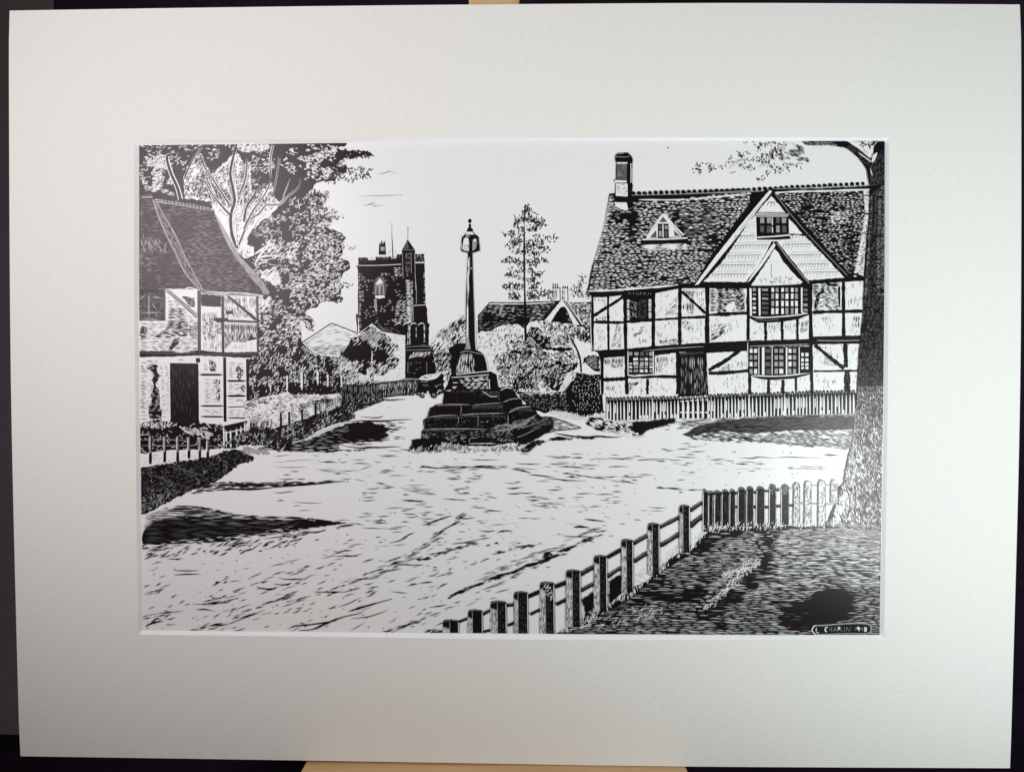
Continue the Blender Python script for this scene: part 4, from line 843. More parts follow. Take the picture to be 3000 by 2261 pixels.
dh.hatch(T('W', (1570, 200), (1620, 220), (1700, 400), (1640, 430)), 'W', 0.1, 4.4, 8, 1.3, 3, 0.8)
dh.lines([T('W', (1480, 0), (1160, 400)), T('W', (1440, 10), (1150, 370)), T('W', (1540, 0), (1860, 470)), T('W', (1590, 20), (1900, 500))], 3.0, 'K', sm=False)
for x0, y0, x1 in ((1185, 1155, 1285), (1315, 1185, 1385)):
    ch = ink('chimney', None, dh)
    ch.fill(T('H', (x0, 1215), (x1, 1215), (x1, 1375), (x0, 1375)), 'W'); ch.hatch(T('H', (x0, 1225), (x1 - 35, 1225), (x1 - 35, 1370), (x0, 1370)), 'K', PI / 2, 3.0, 20, 2.0, 1, 0.95)
    ch.lines([T('H', (x0 - 5, 1215), (x1 + 5, 1210)), T('H', (x1, 1215), (x1 + 4, 1370))], 2.2, 'K')
    for i in range(3): ch.lines([T('H', (x0 + 10 + i * 28, y0), (x0 + 14 + i * 28, 1212))], 2.6, 'K')

# ---- slender tree
st = ink('drawn_slender_tree', 'tall slender tree with scribbled leaves right of the cross')
def scrib(p_, t_, lst, ln=9, wd=1.7, seg=4, k=1.0):
    s_ = TILE[t_][2]
    for (cx, cy, rx, ry) in lst:
        c_ = T(t_, [(cx + rx * math.cos(a) * 1.0, cy + ry * math.sin(a)) for a in [i * PI / 6 for i in range(12)]])
        area = PI * rx * ry / s_ / s_
        p_.scat(c_, 'K', max(3, int(area / 26 * k)), ln, wd, 0, PI, 0.2, curl=seg)
cl = [(850, 160, 55, 30), (850, 220, 80, 45), (850, 320, 170, 50), (735, 380, 45, 40), (1040, 370, 80, 50), (930, 435, 80, 40), (640, 500, 90, 35), (790, 470, 50, 60), (1170, 550, 80, 20), (1010, 540, 60, 25), (740, 600, 75, 40), (960, 620, 120, 40),
      (650, 650, 75, 35), (880, 700, 80, 50), (1080, 690, 90, 30), (760, 745, 75, 35), (950, 770, 70, 35), (640, 850, 105, 40), (770, 900, 60, 35), (930, 880, 85, 60), (1090, 855, 50, 28), (680, 975, 40, 20), (790, 990, 60, 25), (890, 970, 40, 25),
      (620, 1045, 90, 28), (770, 1065, 50, 20), (990, 1030, 80, 40), (920, 1090, 60, 35), (620, 1195, 85, 45), (740, 1190, 60, 40), (930, 1180, 80, 40), (1060, 1150, 40, 15), (700, 1320, 85, 50), (1000, 1290, 140, 55), (900, 1340, 60, 30)]
scrib(st, 'H', cl, 9, 2.5, 4, 1.35)
for x, y in ((575, 540), (665, 545), (1215, 610), (1155, 615), (1070, 610), (1130, 690), (1155, 720), (1120, 750), (1095, 850), (960, 240), (990, 258)): st.disc(*T('H', (x, y))[0], 3.2, 'K', 2.2)
trk = ink('trunk', None, st)
trk.line(T('H', (825, 380), (822, 650), (822, 900), (828, 1200), (832, 1400)) + T('W', (850, 300), (855, 560), (862, 800)), 5.5, 'K', 0.08, 0)
trk.line(T('H', (838, 860), (834, 1100), (842, 1370)), 1.4, 'L')
scrib(st, 'H', [(1560, 1060, 60, 30), (1570, 1160, 60, 50), (1490, 1230, 70, 60), (1560, 1300, 110, 50), (1640, 1290, 40, 60), (1150, 1290, 60, 50)], 8, 1.9, 3, 1.0)

# ---- shrubs
sh_ = ink('drawn_shrubbery', 'mass of pale and dark shrubs between the cross and the timbered house')
base = T('W', (-70, 640), (0, 610), (60, 560), (230, 560), (370, 470), (560, 430), (700, 420), (860, 520), (920, 400), (1050, 360), (1380, 390), (1700, 430), (2000, 520), (2050, 800), (2180, 960), (2190, 1300), (1700, 1300), (1560, 1620), (1450, 1659), (380, 1659), (350, 1300), (160, 1240), (-70, 1240))
sh_.fill(base, 'W', 2)
lm = T('W', (0, 640), (230, 570), (560, 440), (700, 430), (850, 620), (880, 780), (300, 900), (0, 860))
sh_.scat(lm, 'K', 190, 7, 1.9, -1.0, 0.6, 0.25)
sh_.fill(T('W', (860, 620), (960, 470), (1060, 480), (1150, 550), (1380, 600), (1300, 700), (1330, 860), (1500, 830), (1700, 870), (1540, 930), (1290, 890), (1080, 880), (960, 760)), 'K', 2.5)
sh_.fill(T('W', (1180, 1120), (1300, 1130), (1420, 1080), (1580, 1140), (1820, 1130), (1760, 1230), (1640, 1290), (1560, 1420), (1480, 1640), (1340, 1620), (1240, 1500), (1210, 1300)), 'K', 2.5)
sh_.scat(T('W', (1300, 620), (1700, 640), (1740, 840), (1330, 840)), 'L', 80, 10, 3.0, -0.3, 0.9)
sh_.scat(T('W', (1300, 600), (1720, 640), (1700, 780), (1300, 780)), 'K', 70, 10, 1.9, 0, PI, 0.2, curl=4)
sh_.scat(T('W', (1220, 1150), (1700, 1180), (1500, 1500), (1260, 1450)), 'L', 120, 5, 1.7, -1.0, 0.6)
sh_.scat(T('W', (1060, 380), (2020, 480), (2030, 760), (1750, 680), (1350, 560), (1100, 500)), 'K', 230, 7, 2.2, -0.8, 0.8, 0.2, curl=3)
sh_.scat(T('W', (320, 960), (700, 900), (760, 1200), (360, 1280), (280, 1100)), 'K', 210, 11, 2.2, -1.0, 0.35, 0.12)
sh_.scat(T('W', (680, 1080), (1200, 1060), (1230, 1330), (700, 1340)), 'K', 210, 10, 2.6, -1.1, 0.45, 0.15)
sh_.scat(T('W', (380, 1200), (700, 1150), (720, 1350), (400, 1330)), 'K', 80, 10, 2.0, -1.1, 0.35)
sh_.scat(T('W', (640, 1380), (980, 1380), (980, 1640), (650, 1640)), 'K', 160, 10, 2.8, -1.2, 0.4)
sh_.scat(T('W', (560, 620), (860, 660), (1000, 850), (1240, 950), (1240, 1080), (760, 1080), (600, 860)), 'K', 190, 9, 2.4, -0.9, 0.9, 0.2, curl=3)
sh_.scat(T('W', (1200, 960), (1800, 900), (1820, 1140), (1200, 1100)), 'K', 120, 9, 1.9, -0.9, 0.5, 0.25, curl=3)
sh_.scat(T('W', (980, 1340), (1240, 1340), (1300, 1640), (980, 1640)), 'K', 90, 8, 2.0, -0.6, 0.8, 0.2)
sh_.scat(T('W', (380, 1380), (640, 1370), (640, 1560), (400, 1560)), 'K', 50, 8, 1.6, -0.7, 0.5)
sh_.scat(T('W', (100, 900), (500, 850), (320, 1250), (180, 1220)), 'K', 26, 6, 1.2, -0.7, 0.6)
sh_.lines([T('W', (960, 1420), (1100, 1370), (1220, 1350)), T('W', (1620, 1160), (1700, 1165), (1820, 1145)), T('W', (400, 1550), (520, 1560), (640, 1555))], 3.0, 'K', 0.2, 0.2)
sh_.scat(T('W', (900, 640), (1150, 860), (1050, 900), (920, 760)), 'L', 50, 12, 2.8, 0.7, 0.3)
sh_.scat(T('W', (1860, 560), (2040, 560), (2040, 760), (1800, 720)), 'K', 60, 9, 2.6, 0, PI, 0.2, curl=3)
sh_.fill(T('W', (1880, 1140), (1900, 1050), (1990, 985), (2090, 980), (2180, 1010), (2190, 1280), (2100, 1270), (1990, 1180), (1930, 1120)), 'K', 2)
sh_.scat(T('W', (1900, 1100), (2000, 1000), (2160, 1010), (2160, 1240)), 'L', 60, 9, 2.0, -0.7, 0.6, 0.3)
sh_.scat(T('W', (1550, 1560), (1720, 1290), (1700, 1370), (1580, 1600)), 'K', 40, 14, 2.6, -0.9, 0.3)
sh_.scat(T('W', (860, 560), (1060, 460), (1380, 600), (1300, 860), (1000, 780)), 'W', 60, 7, 1.9, -0.9, 0.8, 0.25)
sh_.scat(T('W', (1080, 560), (1400, 590), (1420, 700), (1100, 620)), 'W', 40, 9, 2.6, -0.6, 0.8, 0.25)
sh_.scat(T('W', (1180, 1120), (1820, 1110), (1700, 1300), (1480, 1640), (1240, 1500)), 'W', 110, 8, 2.0, -0.8, 0.6, 0.2)
sh_.scat(T('W', (560, 900), (1240, 950), (1240, 1600), (640, 1600)), 'K', 150, 13, 4.0, -0.9, 0.6, 0.2, clump=(22, 0.52, 9))
sh_.scat(T('W', (60, 640), (560, 450), (1000, 800), (1240, 1000), (1240, 1300), (400, 1300)), 'W', 200, 10, 3.0, -1.0, 0.6, 0.2, clump=(16, 0.5, 9))
sh_.scat(T('W', (380, 600), (1240, 900), (1240, 1600), (400, 1600)), 'K', 200, 9, 3.0, -0.9, 0.8, 0.2, curl=3, clump=(18, 0.5, 7))
sh_.scat(T('W', (380, 900), (1240, 900), (1240, 1600), (400, 1600)), 'L', 200, 9, 2.4, -1.0, 0.6, 0.2, clump=(14, 0.5, 7))
sap = ink('sapling', None, sh_)
trk2 = ink('trunk', None, st)
trk2.line(T('W', (850, 60), (853, 300), (856, 560), (862, 800)), 6.5, 'K', 0, 0.15)
sap.line(T('W', (1670, 660), (1720, 760), (1780, 880), (1830, 1010), (1850, 1130), (1860, 1290)), 5.0, 'K', 0.1, 0); sap.line(T('W', (1640, 700), (1700, 820), (1770, 960), (1810, 1080), (1830, 1200)), 3.0, 'W')
fb = ink('drawn_feathery_bush', 'pale feathery bush between the lych gate and the cross')
fpp = T('F', (530, 1659), (620, 1560), (700, 1540), (780, 1440), (860, 1430), (912, 1360), (945, 1430), (950, 1659)) + T('G', (790, 160), (760, 330), (690, 560), (640, 640), (560, 640), (555, 470), (480, 440), (440, 200), (420, 120))
fb.fill(fpp, 'W', 3)
fb.scat(fpp, 'K', 330, 18, 3.0, -0.95, 0.35, 0.12)
fb.scat([(x - 3, y - 2) for x, y in fpp], 'W', 120, 15, 2.4, -0.95, 0.35, 0.12)
fb.scat(T('F', (560, 1600), (900, 1370), (950, 1500), (700, 1640)), 'K', 50, 18, 1.8, -1.15, 0.3, 0.08)
fb.fill(T('G', (600, 200), (700, 130), (790, 130), (780, 210), (720, 270), (690, 380), (680, 480), (650, 500), (640, 640), (560, 640), (640, 460), (620, 330), (640, 270)), 'K', 1.5)
fb.scat(T('G', (430, 240), (620, 220), (640, 440), (500, 430)), 'K', 60, 16, 2.2, -0.6, 0.25)

# ---- brick garden wall
bw = ink('drawn_brick_wall', 'dark garden wall with a taller pier beside the timbered house')
wp = T('M', (-220, 650), (0, 655), (200, 665), (350, 650), (430, 640), (460, 560), (530, 430), (560, 405), (720, 420), (870, 405), (900, 600), (930, 920), (800, 960), (640, 980), (480, 930), (430, 905), (300, 900), (150, 930), (-30, 860), (-120, 770))
bw.fill(wp, 'K', 1.5)
bw.hatch(T('M', (560, 430), (860, 430), (880, 890), (560, 900), (480, 700)), 'W', 0.02, 6.2, 3.2, 2.2, 5.5, 0.7, var=0.3)
bw.hatch(T('M', (-180, 690), (430, 680), (480, 880), (200, 900), (-30, 830)), 'L', 1.0, 5.0, 8, 1.8, 5, 0.75)
bw.scat(T('M', (-180, 640), (420, 640), (420, 680), (-180, 690)), 'W', 60, 9, 2.2, -0.1, 0.4)
bw.scat(T('M', (370, 600), (540, 400), (560, 440), (430, 620)), 'W', 60, 14, 2.2, -0.95, 0.25)
bw.scat(T('M', (230, 900), (480, 930), (650, 980), (900, 930), (940, 990), (600, 1010), (300, 960)), 'W', 130, 13, 2.6, -1.35, 0.35)
bw.fill(T('M', (700, 410), (870, 400), (870, 430), (700, 430)), 'W', 1)

# ---- stone cross
cross = ink('drawn_stone_cross', 'stepped stone cross base with a tall shaft at the centre of the scene')
sil = T('G', (205, 1170), (305, 1160), (310, 1085), (335, 1055), (330, 960), (375, 930), (400, 830), (470, 790), (540, 780), (555, 650), (630, 640), (640, 480), (690, 465), (1050, 432), (1110, 460), (1130, 480), (1155, 610), (1280, 600), (1310, 640), (1345, 700), (1395, 740), (1400, 785),
         (1510, 805), (1545, 850), (1560, 885), (1600, 920), (1700, 925), (1730, 960), (1740, 1050), (1580, 1150), (1440, 1220), (1350, 1240), (1310, 1200), (1060, 1240), (800, 1240), (560, 1200), (450, 1290), (170, 1300), (200, 1230))
cross.fill(sil, 'K', 1.2)
def steps(g, w_=3.4, m='W'): cross.line(T('G', g), w_, m, 0.1, 0.1, 0.3)
for g, w_, m_ in (([(580, 645), (700, 632), (930, 640)], 4, 'W'), ([(960, 640), (1020, 680), (1060, 705), (1140, 705)], 3, 'W'), ([(470, 800), (620, 790), (850, 795)], 4, 'L'), ([(860, 800), (1000, 785), (1180, 775)], 3, 'L'), ([(1190, 770), (1280, 735), (1380, 725)], 4.5, 'L'),
              ([(360, 935), (520, 912), (700, 905)], 4, 'L'), ([(720, 905), (860, 895), (1000, 890), (1220, 885)], 4, 'L'), ([(1260, 880), (1350, 830), (1500, 812)], 6, 'L'), ([(330, 1062), (540, 1055), (800, 1055), (1040, 1060)], 4.5, 'L'),
              ([(1050, 1060), (1210, 1010), (1330, 1020), (1450, 960), (1560, 900)], 5, 'L'), ([(1100, 1075), (1300, 1050), (1500, 960)], 5, 'L'), ([(345, 1050), (350, 960)], 3, 'W'), ([(415, 830), (385, 925)], 2.4, 'W'), ([(213, 1175), (205, 1260)], 3, 'W'), ([(700, 915), (715, 950), (700, 1010)], 2.4, 'L'),
              ([(915, 900), (925, 960), (920, 1040)], 2.4, 'L'), ([(1245, 900), (1250, 990), (1240, 1010)], 3, 'L'), ([(735, 800), (745, 850), (730, 890)], 2.6, 'L'), ([(1185, 780), (1190, 880)], 2.0, 'L'), ([(865, 810), (860, 880)], 2.0, 'L'), ([(1150, 650), (1150, 750)], 3, 'W'), ([(1165, 640), (1230, 610), (1290, 620)], 4, 'W'),
              ([(545, 1090), (540, 1160)], 2, 'L'), ([(815, 1080), (820, 1200)], 2, 'L'), ([(830, 1210), (840, 1160), (920, 1150)], 2.6, 'L'), ([(1050, 1200), (1080, 1180)], 2.4, 'W'), ([(820, 1215), (1000, 1212), (1120, 1215)], 3.2, 'W'), ([(1340, 1150), (1440, 1110), (1560, 1050)], 3, 'L'), ([(1390, 1050), (1560, 990), (1700, 930)], 3, 'L'), ([(1720, 960), (1725, 1050)], 1.8, 'L')):
    steps(g, w_ * 0.62, m_)
for (a, b_, c_, d_) in ((860, 790, 1190, 840), (600, 640, 900, 665), (470, 795, 720, 815), (360, 915, 700, 950), (720, 905, 1220, 930), (1270, 830, 1500, 870), (960, 640, 1140, 700), (330, 1060, 800, 1090)):
    cross.hatch(T('G', (a, b_), (c_, b_), (c_, d_), (a, d_)), 'G', PI / 2 - 0.1, 2.4, (d_ - b_) / 5.5, 1.5, 2, 0.9)
cross.hatch(T('G', (1060, 1070), (1300, 1040), (1310, 1190), (1180, 1200), (1050, 1150)), 'L', -0.6, 3.8, 12, 1.7, 4, 0.85)
cross.hatch(T('G', (830, 1070), (1060, 1070), (1060, 1140), (830, 1140)), 'L', 0.02, 4.2, 12, 1.5, 4, 0.6)
cross.hatch(T('G', (920, 960), (1060, 960), (1000, 1000), (930, 1000)), 'L', 0.02, 4, 12, 1.5, 5, 0.5)
cross.scat(T('G', (1060, 1040), (1450, 950), (1560, 900), (1400, 1060), (1200, 1080)), 'L', 90, 12, 1.7, -0.6, 0.4)
cross.scat(T('G', (320, 1100), (800, 1090), (800, 1190), (480, 1190), (320, 1150)), 'L', 70, 8, 1.7, 0.2, 0.5, clump=(16, 0.5, 6))
cross.scat(T('G', (1500, 960), (1700, 930), (1720, 1000), (1500, 1080)), 'G', 60, 12, 2.4, -0.5, 0.3)
cross.scat(T('G', (340, 960), (1500, 830), (1540, 870), (1000, 1040), (350, 1040)), 'G', 40, 9, 2.2, 0.3, 0.9)
for g in ([(600, 1065), (610, 1130)], [(460, 830), (440, 900)], [(530, 920), (520, 1040)], [(1090, 900), (1085, 1030)], [(700, 640), (690, 770)], [(880, 650), (885, 770)], [(1020, 640), (1010, 680)], [(670, 1080), (675, 1180)], [(960, 1080), (955, 1150)], [(1180, 1060), (1190, 1180)], [(1330, 640), (1300, 700)]): cross.line(T('G', *g), 1.6, 'G', 0.1, 0.1, 0.3)
# capital block and middle block
hd = ink('plinth', None, cross)
hd.fill(T('G', (688, 462), (690, 360), (708, 290), (735, 225), (795, 192), (905, 200), (960, 228), (1000, 300), (1020, 380), (1032, 440), (880, 465)), 'K', 0.6)
hd.hatch(T('G', (695, 460), (700, 350), (745, 235), (860, 235), (880, 300), (878, 455)), 'W', PI / 2, 2.8, 24, 1.8, 3, 0.85, clump=(12, 0.22, 6))
hd.lines([T('G', (730, 232), (800, 215), (905, 235), (980, 250))], 2.0, 'L'); hd.line(T('G', (985, 240), (1015, 330), (1032, 430)), 2.6, 'W')
hd.fill(T('G', (635, 490), (700, 462), (1050, 432), (1120, 465), (1132, 540), (1155, 615), (1140, 640), (630, 640)), 'K', 0.6)
hd.hatch(T('G', (640, 515), (1035, 490), (1040, 630), (640, 630)), 'W', 0.0, 4.0, 15, 2.4, 4, 0.85, clump=(12, 0.3, 6))
hd.lines([T('G', (640, 500), (800, 490), (1040, 470)), T('G', (1045, 520), (1048, 625)), T('G', (690, 470), (860, 450), (1050, 432))], 2.2, 'W'); hd.line(T('G', (1130, 480), (1150, 600)), 2.4, 'W')
sf = ink('shaft', None, cross)
sf.fill(T('F', (978, 520), (1033, 520), (1040, 800), (1048, 1100), (1072, 1659)) + T('G', (895, 205), (785, 205)) + T('F', (945, 1659), (952, 1100), (965, 800)), 'K')
sf.fill(T('F', (985, 590), (1005, 590), (1002, 800), (988, 850), (990, 1080), (978, 1150), (990, 1659)) + T('G', (845, 195), (795, 195), (785, 0)) + T('F', (955, 1659), (962, 1250), (968, 1100), (970, 860), (978, 740)), 'L')
sf.lines([T('F', (985, 600), (983, 740)), T('F', (985, 750), (978, 860), (985, 1060)), T('F', (972, 1200), (972, 1400), (965, 1650))], 4.2, 'W', 0.1, 0.1)
sf.lines([T('F', (1000, 735), (1035, 735))], 1.6, 'W'); sf.line(T('F', (1072, 1400), (1075, 1659)) + T('G', (905, 200)), 2.2, 'W')
ln_ = ink('lantern', None, cross)
ln_.disc(*T('F', (1002, 122))[0], 5.6, 'K', 6.6); ln_.disc(*T('F', (1003, 182))[0], 4.2, 'K', 6)
ln_.fill(T('F', (1000, 190), (1040, 225), (1048, 262), (958, 262), (970, 222)), 'K'); ln_.fill(T('F', (955, 262), (1045, 262), (1058, 300), (945, 300)), 'W')
ln_.lines([T('F', (950, 275), (930, 310), (905, 340)), T('F', (1040, 262), (1075, 300), (1112, 325))], 2.4, 'K')
ln_.fill(T('F', (900, 330), (945, 302), (1065, 298), (1112, 325), (1132, 500), (1110, 512), (1035, 535), (975, 535), (895, 518), (882, 495)), 'K', 0.4)
ln_.fill(T('F', (925, 350), (955, 332), (985, 350), (992, 420), (990, 515), (925, 505), (908, 480), (915, 400)), 'W'); ln_.hatch(T('F', (920, 420), (990, 420), (988, 510), (920, 500)), 'G', PI / 2, 2.2, 10, 1.2, 2, 0.7)
ln_.fill(T('F', (1035, 385), (1050, 350), (1085, 350), (1095, 400), (1080, 480), (1035, 510)), 'L'); ln_.fill(T('F', (1045, 365), (1080, 355), (1085, 385), (1050, 390)), 'W')
ln_.lines([T('F', (890, 400), (900, 500)), T('F', (945, 318), (1000, 322))], 1.4, 'W')
tuft = ink('grass_tufts', 'ragged grass along the foot of the steps', cross)
tuft.scat(T('G', (170, 1310), (200, 1240), (480, 1230), (620, 1190), (800, 1230), (1000, 1250), (1330, 1200), (1460, 1260), (1440, 1300), (1200, 1280), (900, 1290), (620, 1270), (450, 1300)), 'W', 120, 11, 2.0, -1.2, 0.5)
tuft.scat(T('G', (170, 1310), (480, 1260), (620, 1200), (900, 1290), (1330, 1220), (1460, 1300), (900, 1300)), 'K', 120, 10, 2.0, -1.1, 0.7)
tuft.scat(T('G', (1380, 1290), (1500, 1200), (1700, 1180), (2150, 1140), (2170, 1160), (1750, 1150), (1560, 1230), (1440, 1310)), 'K', 150, 14, 2.8, -0.3, 0.35)
tuft.lines([T('G', (1740, 1100), (1850, 1120), (2000, 1140), (2180, 1140))], 5, 'K', 0.2, 0.2); tuft.lines([T('M', (560, 1210), (700, 1240), (850, 1230), (1000, 1240), (1150, 1240))], 4.5, 'K', 0.2, 0.2)
tuft.hatch(T('G', (1700, 930), (1860, 970), (2030, 1040), (1900, 1050), (1730, 1070)), 'K', 0.35, 3.2, 20, 2.2, 3, 0.85); tuft.lines([T('G', (1700, 925), (1860, 975), (2030, 1040)), T('G', (1720, 1075), (1900, 1060), (2030, 1045))], 2.6, 'K')
tuft.line(T('G', (1450, 1150), (1600, 1110), (1750, 1080)), 4, 'K', 0.2, 0.2)

# ---- timbered house
th = ink('drawn_timbered_house', 'large half-timbered house with tiled roof at right')
wallp = T('K', (408, 330), (2212, 200)) + T('J', (1960, 1450)) + T('L', (1905, 950), (1840, 1659)) + T('M', (920, 900), (872, 150), (790, 130)) + T('K', (412, 1090))
th.fill(wallp, 'W')
def wash(t_, poly, m='G', ang=PI / 2, gap=2.8, ln=16, wd=1.5, prob=0.75): th.hatch(T(t_, poly), m, ang, gap, ln, wd, 2.5, prob)
wash('K', [(440, 420), (600, 420), (600, 470), (440, 450)], 'K', PI / 2, 4, 8, 1.8, 0.6); wash('K', [(740, 700), (800, 800), (800, 1060), (660, 1060)], 'K', -1.0, 3.4, 22, 1.8, 0.85); wash('K', [(680, 540), (800, 540), (800, 640), (690, 630)], 'K', PI / 2, 8, 14, 2.2, 0.7)
wash('K', [(450, 670), (600, 640), (600, 710), (450, 710)], 'K', PI / 2, 4, 8, 3.0, 0.8); wash('K', [(1400, 560), (1470, 440), (1525, 380), (1530, 640), (1340, 640)], 'K', -0.8, 3.6, 20, 1.7, 0.85)
wash('K', [(1600, 300), (1740, 300), (1730, 600), (1830, 630), (1700, 620), (1590, 560), (1600, 480), (1690, 470)], 'K', PI / 2, 3.0, 22, 2.4, 0.9); wash('K', [(1750, 320), (1880, 320), (1870, 560), (1800, 480)], 'K', PI / 2, 6, 14, 1.8, 0.6)
wash('K', [(940, 900), (1060, 780), (1110, 770), (1080, 850), (960, 930)], 'K', -0.6, 2.8, 16, 2.2, 0.9); wash('K', [(1010, 940), (1130, 930), (1130, 1000), (1030, 1000)], 'K', PI / 2, 4, 12, 1.8, 0.7); th.scat(T('K', (470, 800), (560, 800), (560, 960), (470, 960)), 'K', 16, 5, 1.4, 0.8, 0.5)
wash('K', [(1230, 850), (1330, 850), (1330, 1000), (1250, 1000)], 'G', PI / 2, 4, 14, 1.8, 0.6); wash('K', [(1290, 960), (1520, 920), (1530, 1010), (1300, 1020)], 'K', PI / 2, 3.0, 10, 2.2, 0.85)
wash('K', [(1580, 700), (1730, 700), (1730, 860), (1590, 800)], 'K', PI / 2, 4.2, 12, 2.2, 0.75); wash('K', [(1950, 900), (2160, 750), (2140, 860), (2000, 960), (1940, 970)], 'K', -0.7, 2.4, 28, 2.6, 0.95); wash('K', [(1940, 750), (2160, 740), (2120, 800), (1950, 880)], 'G', -0.7, 2.6, 20, 1.8, 0.8)
wash('L', [(100, 740), (200, 740), (190, 900), (120, 860)], 'K', PI / 2, 5, 10, 2.0, 0.6)
wash('K', [(535, 1190), (820, 1180), (820, 1310), (700, 1320), (640, 1280), (560, 1270)], 'G', PI / 2, 2.6, 22, 2.2, 0.92); wash('K', [(1245, 1160), (1490, 1160), (1490, 1270), (1380, 1290), (1290, 1380), (1245, 1390)], 'G', PI / 2, 3.4, 26, 2.2, 0.92)
wash('K', [(590, 1540), (700, 1540), (700, 1620), (600, 1620)], 'G', PI / 2, 3, 16, 1.8, 0.85); wash('K', [(890, 1500), (1040, 1490), (940, 1620), (890, 1640)], 'K', -0.9, 2.8, 20, 2.4, 0.9); wash('K', [(1180, 1540), (1350, 1560), (1480, 1640), (1200, 1620)], 'G', PI / 2, 4.5, 9, 1.5, 0.6)
wash('K', [(2060, 1340), (2212, 1230), (2212, 1350), (2060, 1360)], 'G', PI / 2, 3.4, 16, 1.8, 0.8); wash('L', [(100, 1300), (250, 1240), (390, 1230), (390, 1330), (100, 1340)], 'G', PI / 2, 4.4, 14, 1.6, 0.6)
wash('L', [(1700, 420), (1860, 380), (1860, 520), (1700, 520)], 'K', PI / 2, 4.6, 18, 1.8, 0.7); wash('L', [(1340, 640), (1520, 640), (1480, 760), (1400, 770)], 'K', PI / 2, 4.6, 20, 1.8, 0.7); wash('L', [(1760, 640), (1850, 640), (1850, 800), (1760, 800)], 'G', PI / 2, 3.0, 20, 2.6, 0.85)
wash('L', [(1290, 1020), (1460, 1030), (1520, 1190), (1400, 1080)], 'K', PI / 2, 4.0, 16, 1.8, 0.7); wash('L', [(1380, 1120), (1560, 1250), (1580, 1300), (1390, 1280)], 'K', PI / 2, 4.0, 14, 2.0, 0.8); wash('L', [(1370, 1460), (1550, 1460), (1540, 1530), (1430, 1550), (1380, 1510)], 'G', PI / 2, 3.6, 14, 2.0, 0.8)
wash('L', [(640, 740), (790, 740), (760, 860), (690, 860)], 'G', PI / 2, 4.0, 18, 1.9, 0.7); wash('L', [(880, 740), (1020, 730), (1000, 870), (890, 820)], 'G', PI / 2, 4.0, 18, 1.9, 0.7); wash('L', [(1070, 720), (1190, 690), (1170, 850), (1080, 860)], 'G', PI / 2, 2.8, 20, 2.4, 0.85)
wash('L', [(20, 1430), (380, 1430), (380, 1600), (20, 1600)], 'K', PI / 2, 12, 10, 1.5, 0.5)
# dark brick infill panels
for t_, poly in (('K', [(1935, 290), (2212, 290), (2212, 600), (1940, 610)]), ('L', [(0, 270), (360, 250), (365, 590), (100, 600), (0, 600)]), ('L', [(1225, 215), (1605, 210), (1605, 560), (1250, 580)])):
    th.hatch(T(t_, poly), 'K', 0.02, 3.0, 18, 2.5, 2, 0.84, clump=(18, 0.18, 5))
th.fill(T('L', (1260, 500), (1300, 360), (1350, 320), (1380, 290), (1400, 330), (1340, 370), (1300, 520), (1270, 560)), 'K', 1.5); th.fill(T('L', (1410, 220), (1560, 225), (1560, 260), (1440, 260)), 'K', 1.5); th.fill(T('L', (1570, 270), (1600, 260), (1600, 530), (1575, 480)), 'K')
th.scat(T('L', (180, 270), (340, 260), (350, 580), (230, 520), (180, 380)), 'K', 110, 10, 3.0, 0.1, 0.5); th.fill(T('L', (130, 500), (220, 450), (260, 590), (120, 590)), 'W', 1.5)
th.scat(wallp, 'G', 420, 6, 1.5, PI / 2, 0.3, 0.05, clump=(24, 0.5, 7))
th.scat(wallp, 'L', 420, 11, 2.2, PI / 2, 0.25, 0.05, clump=(20, 0.48, 7))
bm_ = ink('beams', None, th)
def bar(t_, x0, y0, x1, y1, w_, m='K'): bm_.lines([T(t_, (x0, y0), ((x0 * 2 + x1) / 3 + rnd.uniform(-4, 4), (y0 * 2 + y1) / 3 + rnd.uniform(-4, 4)), ((x0 + x1 * 2) / 3 + rnd.uniform(-4, 4), (y0 + y1 * 2) / 3 + rnd.uniform(-4, 4)), (x1, y1))], w_ / TILE[t_][2], m, 0, 0, 0.24)
bm_.fill(T('K', (350, 325), (830, 325), (1530, 275), (1900, 235), (2212, 205)) + T('J', (660, 1530), (1340, 1500), (1760, 1475), (1895, 1470), (1893, 1510), (1760, 1515), (1330, 1545), (680, 1590), (400, 1590)) + T('K', (1900, 285), (1560, 290), (1240, 350), (840, 375), (600, 400), (430, 405)), 'K', 0.6)
for a in ((422, 380, 425, 1100, 32), (627, 380, 632, 1090, 30), (845, 330, 855, 1110, 46), (1218, 320, 1212, 1050, 44), (1558, 290, 1555, 1010, 44), (1910, 250, 1912, 1010, 52), (430, 725, 840, 728, 36), (855, 720, 1200, 702, 34), (1215, 694, 1545, 678, 30), (1560, 668, 1890, 656, 34), (1930, 630, 2212, 632, 34),
          (440, 645, 835, 385, 38), (1580, 325, 1890, 610, 36), (545, 1150, 548, 1659, 44), (862, 1090, 872, 1659, 46), (1224, 1100, 1224, 1400, 16), (1526, 1110, 1528, 1659, 42), (540, 1472, 870, 1455, 48), (870, 1432, 1510, 1432, 40), (1138, 1460, 1138, 1659, 36), (1930, 1350, 2212, 1185, 42), (1930, 1385, 2212, 1372, 44)): bar('K', *a)
bm_.fill(T('K', (430, 1090), (840, 1072), (1200, 1035), (1550, 1010), (1890, 990), (2212, 975)) + T('L', (400, 965), (1200, 942), (2130, 940), (2130, 1000), (1280, 1012), (1200, 1030), (420, 1048), (385, 1100), (0, 1118)) + T('K', (1920, 1125), (1560, 1112), (1230, 1160), (860, 1165), (520, 1190), (495, 1120)), 'K', 0.8)
bm_.fill(T('L', (1250, 912), (1890, 895), (1890, 945), (1250, 960)), 'K', 0.6)
